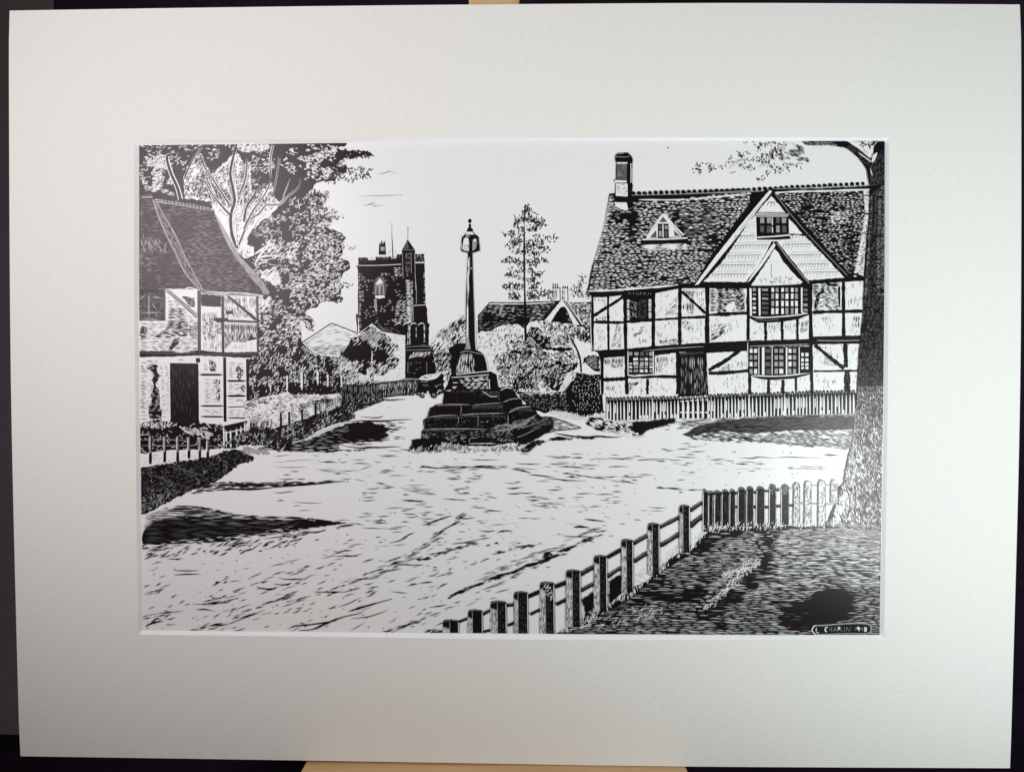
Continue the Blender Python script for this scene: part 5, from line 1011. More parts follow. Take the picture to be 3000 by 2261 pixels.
for a in ((0, 625, 390, 608, 40), (410, 230, 405, 960, 44), (412, 1060, 428, 1659, 40), (1215, 220, 1228, 1500, 46), (1228, 1400, 1235, 1659, 40), (1240, 600, 1890, 580, 42), (1642, 205, 1645, 920, 46), (1668, 990, 1672, 1310, 54), (632, 700, 632, 970, 36), (848, 700, 848, 960, 36), (1046, 690, 1046, 950, 34), (0, 1305, 370, 1035, 42), (0, 1392, 400, 1352, 44),
          (1268, 1020, 1650, 1325, 46), (1255, 1358, 1840, 1355, 26), (672, 1470, 672, 1659, 40), (856, 1470, 856, 1659, 44), (1026, 1440, 1026, 1620, 32), (1690, 1360, 1690, 1659, 76), (1820, 1000, 1822, 1010, 10)): bar('L', *a)
bm_.lines([T('L', (420, 1035), (800, 1025), (1200, 1008)), T('K', (880, 1120), (1200, 1085), (1500, 1060), (1880, 1040)), T('L', (1290, 960), (1600, 965), (2130, 950))], 2.4, 'L', 0.05, 0.05)
bm_.lines([T('K', (398, 600), (404, 900), (418, 1080)), T('K', (522, 1470), (530, 1659)), T('L', (400, 990), (402, 1300))], 2.0, 'W')
bm_.lines([T('L', (1690, 1370), (1690, 1650))], 5, 'G')
def panes(o_, t_, xs, ys, m_='W', mix=('W', 'L'), r=0.15):
    for (a, b_) in xs:
        for (c_, d_) in ys:
            k = rnd.random(); q_ = (b_ - a) * 0.12
            o_.fill(T(t_, (a + rnd.uniform(0, q_), c_ + rnd.uniform(0, q_)), (b_ - rnd.uniform(0, q_), c_ + rnd.uniform(0, q_)), (b_ - rnd.uniform(0, q_), d_ - rnd.uniform(0, q_)), (a + rnd.uniform(0, q_), d_ - rnd.uniform(0, q_))), mix[0] if k < 0.62 else mix[1])
wn = ink('bay_window', 'upper bay window under the small gable', th)
wn.fill(T('L', (395, 245), (800, 262), (1195, 215), (1215, 620), (1050, 690), (800, 725), (540, 735), (420, 670)), 'K', 0.5)
wn.fill(T('L', (422, 285), (450, 280), (455, 640), (430, 645)), 'W'); wn.fill(T('L', (538, 275), (566, 280), (568, 640), (545, 640)), 'W'); wn.fill(T('L', (1090, 262), (1112, 262), (1110, 590), (1175, 615), (1165, 622), (1092, 600)), 'W')
ys = [(278, 335), (352, 425), (445, 520), (540, 622)]
panes(wn, 'L', [(462, 508)], [(278, 325), (350, 380), (405, 440), (465, 500), (520, 560), (585, 610)], mix=('L', 'W')); panes(wn, 'L', [(580, 672)], [(285, 330), (350, 380), (402, 440), (460, 500), (520, 560), (580, 625)], mix=('G', 'L'))
panes(wn, 'L', [(705, 745), (762, 800), (832, 872), (888, 930), (958, 996), (1012, 1052)], ys); panes(wn, 'L', [(1120, 1180)], [(290, 330), (350, 385), (410, 450), (480, 520), (545, 585)], mix=('L', 'G'))
wn.line(T('L', (440, 645), (560, 665), (800, 655), (1060, 630), (1180, 600)), 3.6, 'W', 0.1, 0.1); wn.line(T('L', (500, 690), (640, 700), (800, 690)), 3, 'G')
wn = ink('bay_window', 'lower bay window above the picket fence', th)
wn.fill(T('L', (412, 1048), (1210, 1038), (1215, 1395), (1000, 1430), (800, 1440), (430, 1420)), 'K', 0.5)
for a, b_ in ((540, 550), (585, 618), (712, 722), (895, 915), (1062, 1074)): wn.fill(T('L', (a, 1050), (b_, 1050), (b_, 1405), (a, 1405)), 'W')
ys = [(1065, 1125), (1150, 1210), (1235, 1300), (1325, 1395)]
panes(wn, 'L', [(425, 465), (480, 525), (745, 795), (810, 865), (925, 970), (985, 1030)], ys, mix=('L', 'W')); panes(wn, 'L', [(625, 705)], ys, mix=('G', 'L')); panes(wn, 'L', [(1092, 1132), (1146, 1190)], [(1120, 1170), (1190, 1235), (1252, 1290), (1300, 1335)], mix=('W', 'W'))
wn.line(T('L', (445, 1412), (700, 1425), (900, 1418), (1210, 1380)), 3.4, 'W', 0.1, 0.1); wn.fill(T('L', (440, 1425), (700, 1435), (1000, 1420), (1205, 1390), (1195, 1405), (1000, 1455), (700, 1475), (560, 1460)), 'K')
wn = ink('window', 'dark upper window left of the gable', th)
wn.fill(T('K', (868, 320), (1200, 305), (1200, 690), (870, 705)), 'K', 0.5)
wn.hatch(T('K', (880, 335), (1190, 335), (1190, 375), (880, 375)), 'L', PI / 2, 5, 6, 1.4, 2, 0.7)
wn.hatch(T('K', (866, 430), (908, 430), (910, 700), (868, 700)), 'W', 0, 3.2, 12, 2.6, 0.5, 0.95); wn.hatch(T('K', (1145, 425), (1190, 425), (1190, 680), (1148, 680)), 'W', 0, 3.2, 12, 2.6, 0.5, 0.95)
wn.scat(T('K', (920, 430), (1000, 430), (990, 680), (920, 680)), 'L', 24, 12, 1.6, 0.9, 0.5); wn.hatch(T('K', (1010, 430), (1130, 430), (1130, 690), (1010, 690)), 'G', -0.9, 3.4, 16, 1.6, 2, 0.8)
wn = ink('window', 'lattice window left of the door', th)
wn.fill(T('K', (878, 1095), (1220, 1090), (1225, 1400), (880, 1405)), 'K', 0.5)
panes(wn, 'K', [(895, 945), (962, 1022), (1035, 1098), (1112, 1145), (1155, 1205)], [(1108, 1160)], mix=('G', 'L')); panes(wn, 'K', [(950, 1018), (1035, 1090), (1100, 1145), (1160, 1205)], [(1185, 1225), (1240, 1285)], mix=('L', 'W'))
panes(wn, 'K', [(895, 940), (955, 1018), (1035, 1088), (1100, 1140), (1160, 1208)], [(1250, 1275), (1290, 1322), (1335, 1375)], mix=('L', 'W'))
wn.lines([T('K', (884, 1100), (884, 1400)), T('K', (1212, 1100), (1214, 1395)), T('K', (880, 1408), (960, 1425), (1080, 1415), (1215, 1400))], 2.8, 'W')
d = ink('door', 'dark plank door', th)
d.fill(T('K', (1545, 1120), (1900, 1110), (1925, 1659)) + T('M', (2212, 700), (1870, 720)) + T('K', (1545, 1659)), 'K', 0.6)
d.hatch(T('K', (1570, 1160), (1900, 1160), (1910, 1659), (1560, 1659)), 'L', PI / 2, 3.6, 28, 1.3, 8, 0.75); d.hatch(T('K', (1690, 1160), (1860, 1160), (1860, 1600), (1690, 1600)), 'W', PI / 2, 5.6, 30, 1.3, 12, 0.7)
d.hatch(T('K', (1560, 1130), (1860, 1100), (1860, 1130), (1560, 1160)), 'G', PI / 2, 3, 8, 1.8, 1, 0.9)

rf_ = ink('roof', 'dark tiled roof with scalloped ridge', th)
rp2 = T('I', (380, 740), (450, 735), (660, 765), (1400, 750), (2212, 705)) + T('J', (820, 575), (920, 552), (1400, 545), (1955, 520), (1960, 600), (1945, 900), (1910, 1200), (1892, 1485), (1740, 1490), (1330, 1540), (660, 1560), (130, 1555)) + T('K', (1750, 250), (1530, 285), (1240, 300), (830, 330), (350, 335)) + T('I', (160, 1659), (300, 1200))
rf_.fill(rp2, 'K', 0.8)
dz = blobs(0.95, *TB('I', (670, 1150, 90, 300, 0.12), (1560, 1130, 330, 260, 0.42), (1330, 1250, 200, 200, 0.15), (1250, 1050, 90, 160, 0.4), (640, 820, 60, 100, 0.05), (500, 1030, 130, 60, 0.3)), *TB('J', (1230, 950, 120, 380, 0.5), (280, 1150, 160, 90, 0.5)))
rf_.hatch(T('I', (380, 770), (640, 860), (1400, 800), (2200, 720)) + T('J', (700, 700), (330, 1200), (130, 1530)) + T('K', (1500, 250), (830, 290), (370, 310)) + T('I', (170, 1640), (300, 1200)), 'W', 0.01, 5.6, 13, 2.9, 2.6, 0.9, dens=dz, curve=1.2, jit=0.3)
rf_.hatch(T('I', (380, 770), (640, 860), (1400, 800), (2200, 720)) + T('J', (700, 700), (330, 1200), (130, 1530)) + T('K', (1500, 250), (830, 290), (370, 310)) + T('I', (170, 1640), (300, 1200)), 'L', 0.01, 4.6, 14, 1.7, 6, 0.6, curve=1.0, dens=lambda x, y: 0.5 + 0.5 * dz(x, y))
rf_.hatch(T('I', (1270, 860), (1900, 900), (1800, 1200), (1450, 1400), (1330, 1250)), 'L', 0.03, 4.4, 26, 1.3, 6, 0.8)
rgt = T('J', (960, 600), (1400, 570), (1950, 575), (1920, 900), (1890, 1440), (1740, 1440), (1200, 840))
rf_.hatch(rgt, 'W', 0.05, 6.4, 8.5, 2.7, 3.4, 0.95, clump=(26, 0.35, 4), curve=1.4, dens=lambda x, y: 0.75)
rf_.hatch(rgt, 'L', 0.05, 4.4, 9, 2.0, 4, 0.6, curve=1.0)
rf_.hatch(T('J', (1880, 560), (1955, 560), (1950, 900), (1900, 1460), (1780, 1460), (1850, 1100), (1900, 800)), 'W', 0.05, 3.6, 16, 3.6, 1, 0.92)
rf_.hatch(T('J', (1540, 780), (1740, 780), (1740, 900), (1540, 920)), 'W', -0.2, 4.6, 13, 3.0, 2, 0.9)
rf_.lines([T('J', (960, 590), (1200, 575), (1500, 570), (1960, 555))], 5.2, 'W', 0, 0, 0.35); rf_.lines([T('I', (760, 820), (1300, 820), (1700, 790), (2212, 740))], 3.4, 'W', 0, 0, 0.5)
rf_.line(T('K', (360, 318), (640, 312), (820, 300), (1180, 275), (1530, 245)), 5.0, 'W', 0.05, 0.1, 0.4); rf_.line(T('K', (360, 330), (830, 318)), 2.4, 'L')
rf_.hatch(T('I', (790, 1400), (1380, 1390), (1400, 1450), (800, 1470)), 'W', -0.02, 4, 60, 4.4, 1, 0.95)
rf_.hatch(T('I', (380, 770), (400, 770), (300, 1350), (190, 1659), (170, 1640)), 'W', 0, 5.2, 9, 2.0, 1, 0.9)
cnt = 0
for t_, x, x1, y, y1 in (('I', 690, 2200, 738, 690), ('J', 10, 1940, 592, 488)):
    s_ = TILE[t_][2]; n_ = int((x1 - x) / s_ / 15.6)
    for i in range(n_):
        u = i / n_; cx, cy = T(t_, (x + (x1 - x) * u, y + (y1 - y) * u))[0]
        if 2240 < cx < 2275 and t_ == 'I': continue
        rf_.disc(cx, cy, rnd.uniform(5.6, 7.0), 'K', rnd.uniform(5.0, 6.6), 10)
rf_.lines([T('I', (670, 762), (1400, 745), (2212, 700)), T('J', (40, 595), (500, 588), (830, 570)), T('J', (970, 548), (1500, 530), (1950, 512))], 2.0, 'L')
chm = ink('chimney', None, th)
chm.fill(T('I', (450, 720), (455, 600), (437, 585), (440, 560), (460, 550), (465, 345), (450, 300), (455, 245), (490, 212), (620, 210), (660, 250), (682, 300), (672, 350), (668, 590), (680, 640), (665, 760), (680, 830), (620, 860), (440, 855)), 'K', 0.4)
chm.fill(T('I', (475, 355), (605, 355), (605, 555), (470, 555)), 'G'); chm.hatch(T('I', (475, 355), (605, 355), (605, 555), (470, 555)), 'L', 0, 3.4, 14, 1.3, 2, 0.7)
chm.fill(T('I', (470, 335), (610, 335), (612, 352), (475, 355)), 'W'); chm.fill(T('I', (445, 565), (600, 570), (600, 598), (450, 600)), 'W'); chm.fill(T('I', (462, 612), (612, 612), (615, 780), (460, 770)), 'W')
chm.hatch(T('I', (462, 620), (612, 620), (612, 780), (462, 770)), 'K', 0, 4.2, 10, 1.8, 6, 0.7); chm.lines([T('I', (458, 262), (560, 268), (640, 262)), T('I', (480, 225), (560, 220))], 1.6, 'L'); chm.line(T('I', (655, 350), (658, 480), (655, 600)), 2.4, 'W')
chm.fill(T('I', (442, 850), (600, 855), (618, 960), (560, 950), (500, 930), (455, 905)), 'W', 0.8); chm.fill(T('I', (612, 340), (640, 340), (655, 800), (640, 900), (618, 900)), 'K')
dm = ink('dormer_window', 'small triangular dormer on the roof', th)
dm.fill(T('I', (1075, 975), (1350, 1270), (1395, 1310), (1405, 1360), (1390, 1385), (800, 1400), (782, 1340), (860, 1320)), 'K', 0.8)
dm.fill(T('I', (1078, 1010), (1320, 1300), (870, 1322)), 'W')
dm.fill(T('I', (1075, 1040), (1130, 1110), (1020, 1110)), 'G'); dm.fill(T('I', (1005, 1130), (1145, 1130), (1150, 1310), (1005, 1315)), 'K'); dm.fill(T('I', (900, 1310), (985, 1210), (990, 1310)), 'G'); dm.fill(T('I', (1215, 1210), (1240, 1240), (1300, 1290), (1220, 1290)), 'G')
panes(dm, 'I', [(1018, 1058), (1090, 1140)], [(1150, 1205), (1220, 1300)], mix=('G', 'L')); dm.lines([T('I', (1072, 1140), (1074, 1305))], 3, 'W')
dm.lines([T('I', (1078, 1000), (960, 1160), (862, 1318)), T('I', (1085, 1005), (1220, 1160), (1340, 1280))], 5.0, 'W', sm=False); dm.lines([T('I', (800, 1335), (1100, 1330), (1390, 1315))], 4.2, 'W')
gb = ink('gable', 'tall tile-hung gable with attic window', th)
gb.fill(T('J', (905, 545), (940, 545), (1110, 770), (1330, 1020), (1560, 1270), (1760, 1480), (1740, 1510), (1340, 1530), (650, 1560), (120, 1560), (330, 1260), (600, 920), (740, 740)), 'K', 0.8)
gw = T('J', (925, 622), (1070, 790), (1105, 850), (1270, 1035), (1450, 1220), (1690, 1475), (1330, 1500), (650, 1520), (218, 1518), (400, 1330), (560, 1100), (700, 880), (775, 800))
gb.fill(gw, 'W', 1.2)
gb.fill(T('J', (908, 560), (935, 575), (760, 800), (560, 1060), (340, 1330), (165, 1545), (125, 1555), (330, 1270), (600, 930), (740, 760)), 'W', 0.4); gb.line(T('J', (850, 680), (740, 800), (600, 980)), 1.6, 'L')
gb.line(T('J', (960, 590), (1160, 850), (1400, 1120), (1720, 1450)), 1.6, 'L'); gb.line(T('J', (905, 560), (740, 745), (320, 1265), (120, 1550)), 2.2, 'K')
for (x0, x1, y, tl) in ((540, 765, 1040, 1), (510, 920, 1140, 1), (440, 830, 1245, 1), (380, 770, 1345, 1), (300, 690, 1440, 1), (975, 1340, 1030, 1), (1040, 1360, 1128, 1), (1110, 1460, 1238, 1), (1190, 1540, 1335, 1), (1260, 1640, 1420, 0)):
    gb.lines([T('J', (x0, y), ((x0 + x1) / 2, y - 4), (x1, y - 6))], 1.6, 'K', 0.05, 0.05)
    if y > 1050: gb.lines([T('J', (x0 + 20, y - 26), ((x0 + x1) / 2, y - 32), (x1 - 10, y - 34))], 1.2, 'L')
    if True:
        x = x0 + 15
        while x < x1 - 10:
            gb.line(T('J', (x, y + 4), (x - 18, y + rnd.uniform(40, 58))), 1.7, 'G' if tl else 'L', 0, 0.3); x += rnd.uniform(27, 38)
gb.lines([T('J', (760, 795), (1080, 797)), T('J', (890, 690), (960, 688))], 2.4, 'K'); gb.lines([T('J', (885, 725), (890, 700)), T('J', (920, 735), (935, 695)), T('J', (955, 725), (965, 695))], 1.4, 'G')
gb.fill(T('J', (745, 810), (1110, 805), (1110, 832), (750, 836)), 'L'); gb.hatch(T('J', (650, 940), (760, 860), (760, 1030), (620, 1020)), 'L', 0, 5, 16, 1.5, 6, 0.6); gb.fill(T('J', (1115, 1015), (1260, 1020), (1290, 1045), (1200, 1030), (1130, 1035)), 'K', 0.8)
gb.fill(T('J', (768, 840), (1108, 838), (1112, 1030), (1120, 1045), (1135, 1070), (1000, 1080), (775, 1080)), 'K'); panes(gb, 'J', [(808, 856), (878, 928), (976, 1016), (1036, 1086)], [(846, 908), (930, 1005)], mix=('L', 'G')); gb.lines([T('J', (937, 850), (938, 925)), T('J', (937, 945), (940, 1005))], 3, 'W'); gb.lines([T('J', (780, 1055), (950, 1045), (1115, 1030))], 4.0, 'W')
sg = ink('porch_gable', 'small pointed gable over the bay window', th)
sg.fill(T('J', (930, 1095), (985, 1095), (1150, 1300), (1335, 1535), (1330, 1580), (650, 1585), (650, 1530), (780, 1370), (880, 1200)), 'K', 0.8)
sg.fill(T('J', (955, 1105), (970, 1140), (900, 1250), (830, 1350), (700, 1510), (672, 1525), (800, 1340), (880, 1215)), 'W', 0.4)
sg.fill(T('J', (960, 1175), (1010, 1230), (1050, 1310), (1130, 1400), (1255, 1525), (1000, 1545), (720, 1550), (800, 1430), (890, 1290)), 'W', 1.4)
sg.lines([T('J', (985, 1115), (1100, 1270), (1240, 1440), (1320, 1530))], 3.0, 'L'); sg.lines([T('J', (930, 1330), (925, 1420), (935, 1480)), T('J', (1020, 1450), (1015, 1520)), T('J', (820, 1490), (825, 1530))], 1.6, 'G'); sg.scat(T('J', (800, 1470), (1150, 1470), (1150, 1530), (800, 1530)), 'G', 26, 8, 2.2, 1.4, 0.5)
sg.lines([T('L', (450, 245), (800, 240), (1090, 222))], 3.0, 'W')

# ---- rough ground below the white fence
gr = ink('drawn_verge', 'rough dark verge below the white picket fence')
gr.fill(T('M', (690, 1060), (740, 990), (950, 1000), (1000, 1030), (1250, 1040), (1550, 1030), (1850, 995), (1840, 1050), (1680, 1100), (1580, 1120), (1450, 1180), (1430, 1230), (1300, 1220), (1250, 1170), (1100, 1190), (900, 1160), (830, 1150)), 'K', 2.5)
gr.scat(T('M', (680, 1060), (950, 1000), (1300, 1050), (1280, 1230), (900, 1170)), 'W', 130, 13, 3.4, 0.25, 0.3, 0.15)
gr.scat(T('M', (1050, 1170), (1420, 1200), (1500, 1250), (1100, 1240)), 'W', 30, 12, 3.4, 0.5, 0.4)
gr.hatch(T('M', (1580, 1120), (1850, 1040), (2212, 1010), (2212, 1110), (1700, 1150)), 'G', -0.15, 3.4, 22, 1.8, 4, 0.75)
vg = T('N', (0, 760), (60, 735), (150, 680), (300, 635), (500, 605), (760, 585), (1000, 562), (1400, 558), (1820, 560), (1820, 700), (1500, 710), (1100, 720), (800, 745), (600, 745), (400, 720), (200, 750), (60, 780))
gr.fill(vg, 'K', 2)
gr.hatch(vg, 'G', -0.03, 2.6, 40, 1.6, 3, 0.95); gr.hatch(T('N', (450, 620), (1000, 570), (1820, 565), (1820, 690), (1100, 700)), 'G', -0.03, 3.1, 40, 1.5, 3, 0.8)  # fine grey hatch paints in the glare that greys this dark band
gr.hatch(T('N', (300, 620), (700, 570), (1300, 540), (1820, 530), (1820, 572), (1000, 575), (600, 600), (400, 630)), 'L', -0.05, 3.2, 24, 2.2, 3, 0.8)
gr.scat(T('N', (0, 600), (500, 590), (500, 620), (200, 660), (0, 680)), 'G', 60, 14, 1.8, -0.1, 0.2)
gr.hatch(T('N', (250, 720), (800, 750), (1400, 715), (1820, 700), (1790, 930), (1400, 880), (1000, 860), (780, 830), (600, 820), (500, 790)), 'G', 0.08, 3.4, 22, 2.3, 3, 0.85)
gr.hatch(T('N', (700, 760), (1400, 730), (1800, 730), (1790, 900), (1200, 860)), 'L', -0.1, 4.2, 24, 2.2, 4, 0.7)
gr.scat(T('N', (30, 770), (300, 730), (700, 790), (900, 840), (600, 830), (200, 830)), 'K', 90, 14, 2.4, -0.1, 0.6)
gr.scat(T('N', (800, 820), (1300, 850), (1500, 880), (1200, 880)), 'G', 40, 14, 2.4, 0.1, 0.4)

# ---- white picket fence
pf = ink('drawn_picket_fence', 'white picket fence in front of the timbered house')
top = lambda x: np.interp(x, [1772, 1978, 2076, 2513], [1166, 1162, 1157, 1143]); bot = lambda x: np.interp(x, [1772, 1800, 1978, 2078, 2300, 2508], [1226, 1232, 1226, 1226, 1217, 1212])
xs_ = list(np.linspace(1776, 2508, 30))
pf.fill([(x, top(x) + 7) for x in xs_] + [(x, bot(x) - 1) for x in xs_[::-1]], 'K', 0)
x = 1778.0; gate = False
while x < 2508:
    gate = 1978 < x < 2072
    t_, b_ = top(x) + rnd.uniform(-1.5, 1.5), bot(x)
    pf.fill([(x - 3, t_ + 8), (x - 2.2, t_), (x + 1, t_ - 3.4), (x + 4.2, t_), (x + 4.6, t_ + 8)], 'K')
    wd_ = rnd.uniform(3.3, 4.7) if not gate else rnd.uniform(6, 7.5)
    pf.line([(x + 0.3, t_ + 1.5), (x + 0.9, (t_ + b_) / 2), (x + rnd.uniform(0, 1.6), b_ + rnd.uniform(-2, 1))], wd_, 'W', 0.02, 0.0, 0.12, False)
    if gate: pf.line([(x + 7.5, t_ + 14), (x + 13, t_ + 14)], 3, 'W'); pf.line([(x + 7, b_ - 18), (x + 13, b_ - 18)], 4, 'W')
    if not gate and rnd.random() < 0.35: pf.line([(x + 4.6, b_ - 13), (x + 4.8, b_ - 2)], 3.6, 'W')
    if not gate and rnd.random() < 0.3: pf.line([(x + 5, t_ + 18), (x + 5.4, b_ - 22)], 2.6, 'W')
    x += rnd.uniform(9.2, 11.6) if not gate else 14.5
pf.lines([[(x, top(x) + 10), (x + 60, top(x + 60) + 10)] for x in list(range(1778, 1970, 60)) + list(range(2085, 2450, 60))], 4.5, 'K', 0, 0, 0.5)
for x in (1911, 2195, 2298): pf.line([(x, top(x) + 2), (x + 1, bot(x))], 7, 'W', 0.02, 0)

# ---- foreground grass
fg = ink('drawn_foreground_grass', 'dark combed grass filling the lower right corner')
gp_ = T('Q', (1120, 1130), (1220, 1080), (1360, 960), (1560, 900), (1740, 760), (1880, 690), (2000, 560), (2130, 470), (2212, 480)) + T('O', (80, 770), (180, 640), (300, 540), (450, 500), (900, 500), (1300, 510), (1500, 500), (1600, 300), (1800, 200), (2100, 150), (2100, 1640)) + [(2576, 1862), (1620, 1862)]
fg.fill(gp_, 'K', 2)
dzz = blobs(0.92, *TB('O', (1420, 1400, 420, 150, -0.4), (1560, 1300, 250, 170, -0.4), (1250, 1500, 260, 120, 0.05), (900, 700, 120, 170, 0.12), (850, 900, 90, 150, 0.0), (680, 1060, 130, 130, 0.05), (480, 1220, 150, 110, 0.05), (250, 1400, 170, 100, 0.15), (120, 1230, 260, 80, 0.1), (450, 590, 200, 60, 0.3), (230, 700, 180, 110, 0.35)), *TB('Q', (1900, 820, 260, 90, 0.3), (1560, 1000, 120, 60, 0.3), (1950, 720, 200, 90, 0.35)))
gr1 = T('O', (600, 560), (1500, 520), (2080, 540), (2065, 1635), (0, 1640)) + T('Q', (1160, 1110), (1500, 960), (1700, 860), (2000, 600)) + T('O', (100, 790), (300, 560))
fg.hatch(gr1, 'L', 0.03, 5.2, 30, 2.6, 3.5, 1.0, dens=dzz, clump=(34, 0.22, 5), curve=0.7, jit=0.2)
fg.hatch(gr1, 'W', 0.03, 5.8, 30, 1.5, 6, 0.62, dens=dzz, clump=(30, 0.36, 5), curve=1.4, jit=0.35)
fg.hatch(T('O', (1000, 560), (1500, 520), (2080, 540), (2065, 1150), (1500, 1130), (900, 1250), (700, 1300), (850, 950)), 'W', 0.03, 5.0, 34, 2.0, 5, 0.62, dens=dzz, curve=0.8)
fg.hatch(T('O', (560, 640), (900, 560), (980, 620), (800, 900), (560, 1100), (330, 1330), (150, 1420), (60, 1400), (330, 1120), (600, 900)), 'W', 0.05, 5.4, 20, 1.9, 5, 0.7, curve=0.8)
fg.scat(T('O', (420, 700), (760, 640), (800, 860), (600, 1080), (380, 1240), (300, 1100)), 'L', 170, 14, 2.8, 0.15, 0.4, 0.15)
fg.fill(T('O', (1000, 1440), (1120, 1370), (1260, 1290), (1400, 1180), (1600, 1170), (1720, 1240), (1760, 1330), (1720, 1400), (1720, 1470), (1640, 1500), (1360, 1540), (1310, 1600), (1240, 1600), (1080, 1530)), 'K', 4, 14)
fg.hatch(gr1, 'G', 0.03, 5.0, 26, 1.7, 6, 0.6, dens=lambda x, y: 0.25 + 0.75 * dzz(x, y), curve=1.0)
fg.hatch(T('O', (950, 620), (1500, 560), (2070, 560), (2070, 1100), (1300, 1080), (900, 1050)), 'W', 0.03, 7.0, 30, 2.2, 8, 0.6, curve=1.2, clump=(26, 0.4, 5))
fg.hatch(T('O', (1000, 540), (1560, 520), (2075, 520), (2070, 800), (1200, 760)), 'L', 0.03, 3.8, 34, 2.2, 5, 0.85)  # extra pale hatch: glare painted into the upper right grass
fg.scat(T('O', (700, 880), (840, 820), (820, 900), (600, 1080), (420, 1240), (260, 1400), (200, 1400), (400, 1160), (560, 1000)), 'W', 80, 12, 2.4, -1.0, 0.5, 0.3)
fg.scat(T('O', (380, 1020), (640, 900), (720, 860), (600, 980), (440, 1060)), 'W', 40, 12, 2.2, -1.1, 0.4, 0.3)
fg.scat(T('Q', (1120, 1120), (1700, 700), (2130, 400), (2200, 440), (1760, 800), (1300, 1100)), 'W', 330, 12, 2.0, -1.35, 0.35, 0.1, clump=(14, 0.35, 6))
fg.scat(T('O', (0, 740), (200, 560), (300, 480), (1000, 440), (1000, 510), (300, 540), (60, 800)), 'W', 170, 11, 2.2, -1.35, 0.4, 0.1)
fg.scat(T('Q', (1330, 960), (2000, 870), (2200, 870), (1700, 1060), (1330, 1100)), 'W', 80, 12, 2.0, -0.5, 0.5, 0.2, clump=(20, 0.45, 6))
fg.fill(T('Q', (1340, 850), (1430, 780), (1450, 900), (1370, 960)), 'K', 2); fg.fill(T('Q', (1560, 700), (1660, 640), (1660, 800), (1560, 880)), 'K', 2)
fg.lines([T('O', (1320, 1210), (1360, 1200), (1400, 1155)), T('O', (955, 660), (945, 690), (920, 710))], 2, 'L', 0.2, 0.2)

# ---- right-hand tree
bt = ink('drawn_big_tree', 'tall tree trunk and overhanging branch along the right edge')
tp = T('J', (1590, 50), (1720, 52), (1830, 120), (1960, 232), (2005, 200), (2035, 60), (2120, 50)) + [(2592, 700), (2588, 1155), (2582, 1525)] + T('O', (2080, 540), (1950, 560), (1700, 520), (1500, 520), (1540, 400), (1600, 260)) + T('N', (1620, 1330), (1680, 1270), (1720, 1080), (1745, 950), (1790, 790), (1800, 640), (1815, 430), (1835, 0)) + T('L', (1850, 1000), (1890, 650), (1905, 200)) + T('J', (1895, 1450), (1915, 1150), (1945, 850), (1962, 560), (1945, 460), (1925, 350), (1850, 240), (1780, 170), (1700, 120), (1620, 105), (1500, 90), (1380, 95), (1290, 88), (1250, 55))
bt.fill(tp, 'K', 1)
bt.hatch(T('J', (1960, 600), (2110, 500), (2112, 1659)) + [(2588, 1155), (2583, 1420), (2480, 1420)] + T('N', (1800, 640), (1835, 0)) + T('J', (1900, 1500), (1950, 850)), 'G', 0.1, 3.2, 9, 2.0, 3, 0.95, clump=(11, 0.3, 5))
bt.hatch(T('J', (2040, 550), (2110, 500), (2112, 1659), (2020, 1659), (2030, 900)), 'L', 0.1, 3.6, 11, 1.5, 3, 0.85, clump=(10, 0.38, 5))
bt.hatch(T('J', (1960, 620), (1995, 600), (1975, 1100), (1940, 1659), (1895, 1659), (1930, 1000)), 'L', 0.1, 3.4, 8, 1.6, 4, 0.7, clump=(10, 0.42, 6))
bt.hatch(T('J', (1960, 520), (2000, 560), (1990, 1659), (1960, 1659)), 'K', PI / 2, 3, 30, 2.6, 5, 0.5)
bt.hatch(T('J', (1950, 300), (2100, 120), (2110, 500), (1960, 520)), 'G', 1.2, 3.2, 14, 1.8, 3, 0.9); bt.hatch(T('J', (1730, 80), (1850, 140), (1970, 260), (1930, 330), (1800, 190), (1700, 115)), 'G', 0.7, 3.0, 12, 1.6, 3, 0.85)
bt.lines([T('J', (1740, 60), (1850, 130), (1950, 215)), T('J', (1835, 170), (1930, 235), (1975, 270)), T('J', (1960, 330), (1985, 420))], 3.0, 'W', 0.1, 0.1)
bt.fill(T('J', (1975, 250), (1990, 195), (2035, 165), (2030, 200), (2005, 255), (1980, 275)), 'W', 0.6); bt.fill(T('J', (1990, 120), (2045, 60), (2020, 140), (1990, 200)), 'K')
bt.fill(T('J', (1780, 52), (1900, 55), (2000, 60), (2040, 55), (2000, 100), (1985, 180), (1950, 190), (1880, 110)), 'W', 0.8)
bt.scat(T('J', (1830, 55), (2040, 55), (2000, 110), (1880, 100)), 'K', 26, 11, 2.6, 0.2, 1.2, 0.2, curl=3)
bt.scat(T('J', (1260, 60), (1600, 70), (1600, 95), (1290, 85)), 'L', 40, 9, 1.6, 0.1, 0.4)
lowb = T('N', (1830, 250), (2095, 250), (2080, 1659)) + T('O', (2070, 520), (1560, 500), (1600, 300)) + T('N', (1690, 1250), (1760, 950), (1800, 640))
bt.hatch(lowb, 'L', 1.45, 3.6, 12, 2.2, 3, 0.9, clump=(14, 0.25, 5))  # pale marks from here down also paint glare onto the lower trunk
bt.hatch(lowb, 'K', 1.4, 5.0, 9, 1.4, 7, 0.6)
bt.scat(lowb, 'W', 330, 11, 2.0, 1.45, 0.3, 0.1, clump=(18, 0.42, 6), dens=lambda x, y: min(1, max(0.15, (y - 1180) / 160)))
bt.scat(T('N', (1690, 1250), (1780, 850), (1850, 850), (1900, 1200), (1850, 1659)) + T('O', (1560, 500), (1600, 300)), 'W', 200, 12, 2.4, 1.4, 0.3, 0.1)
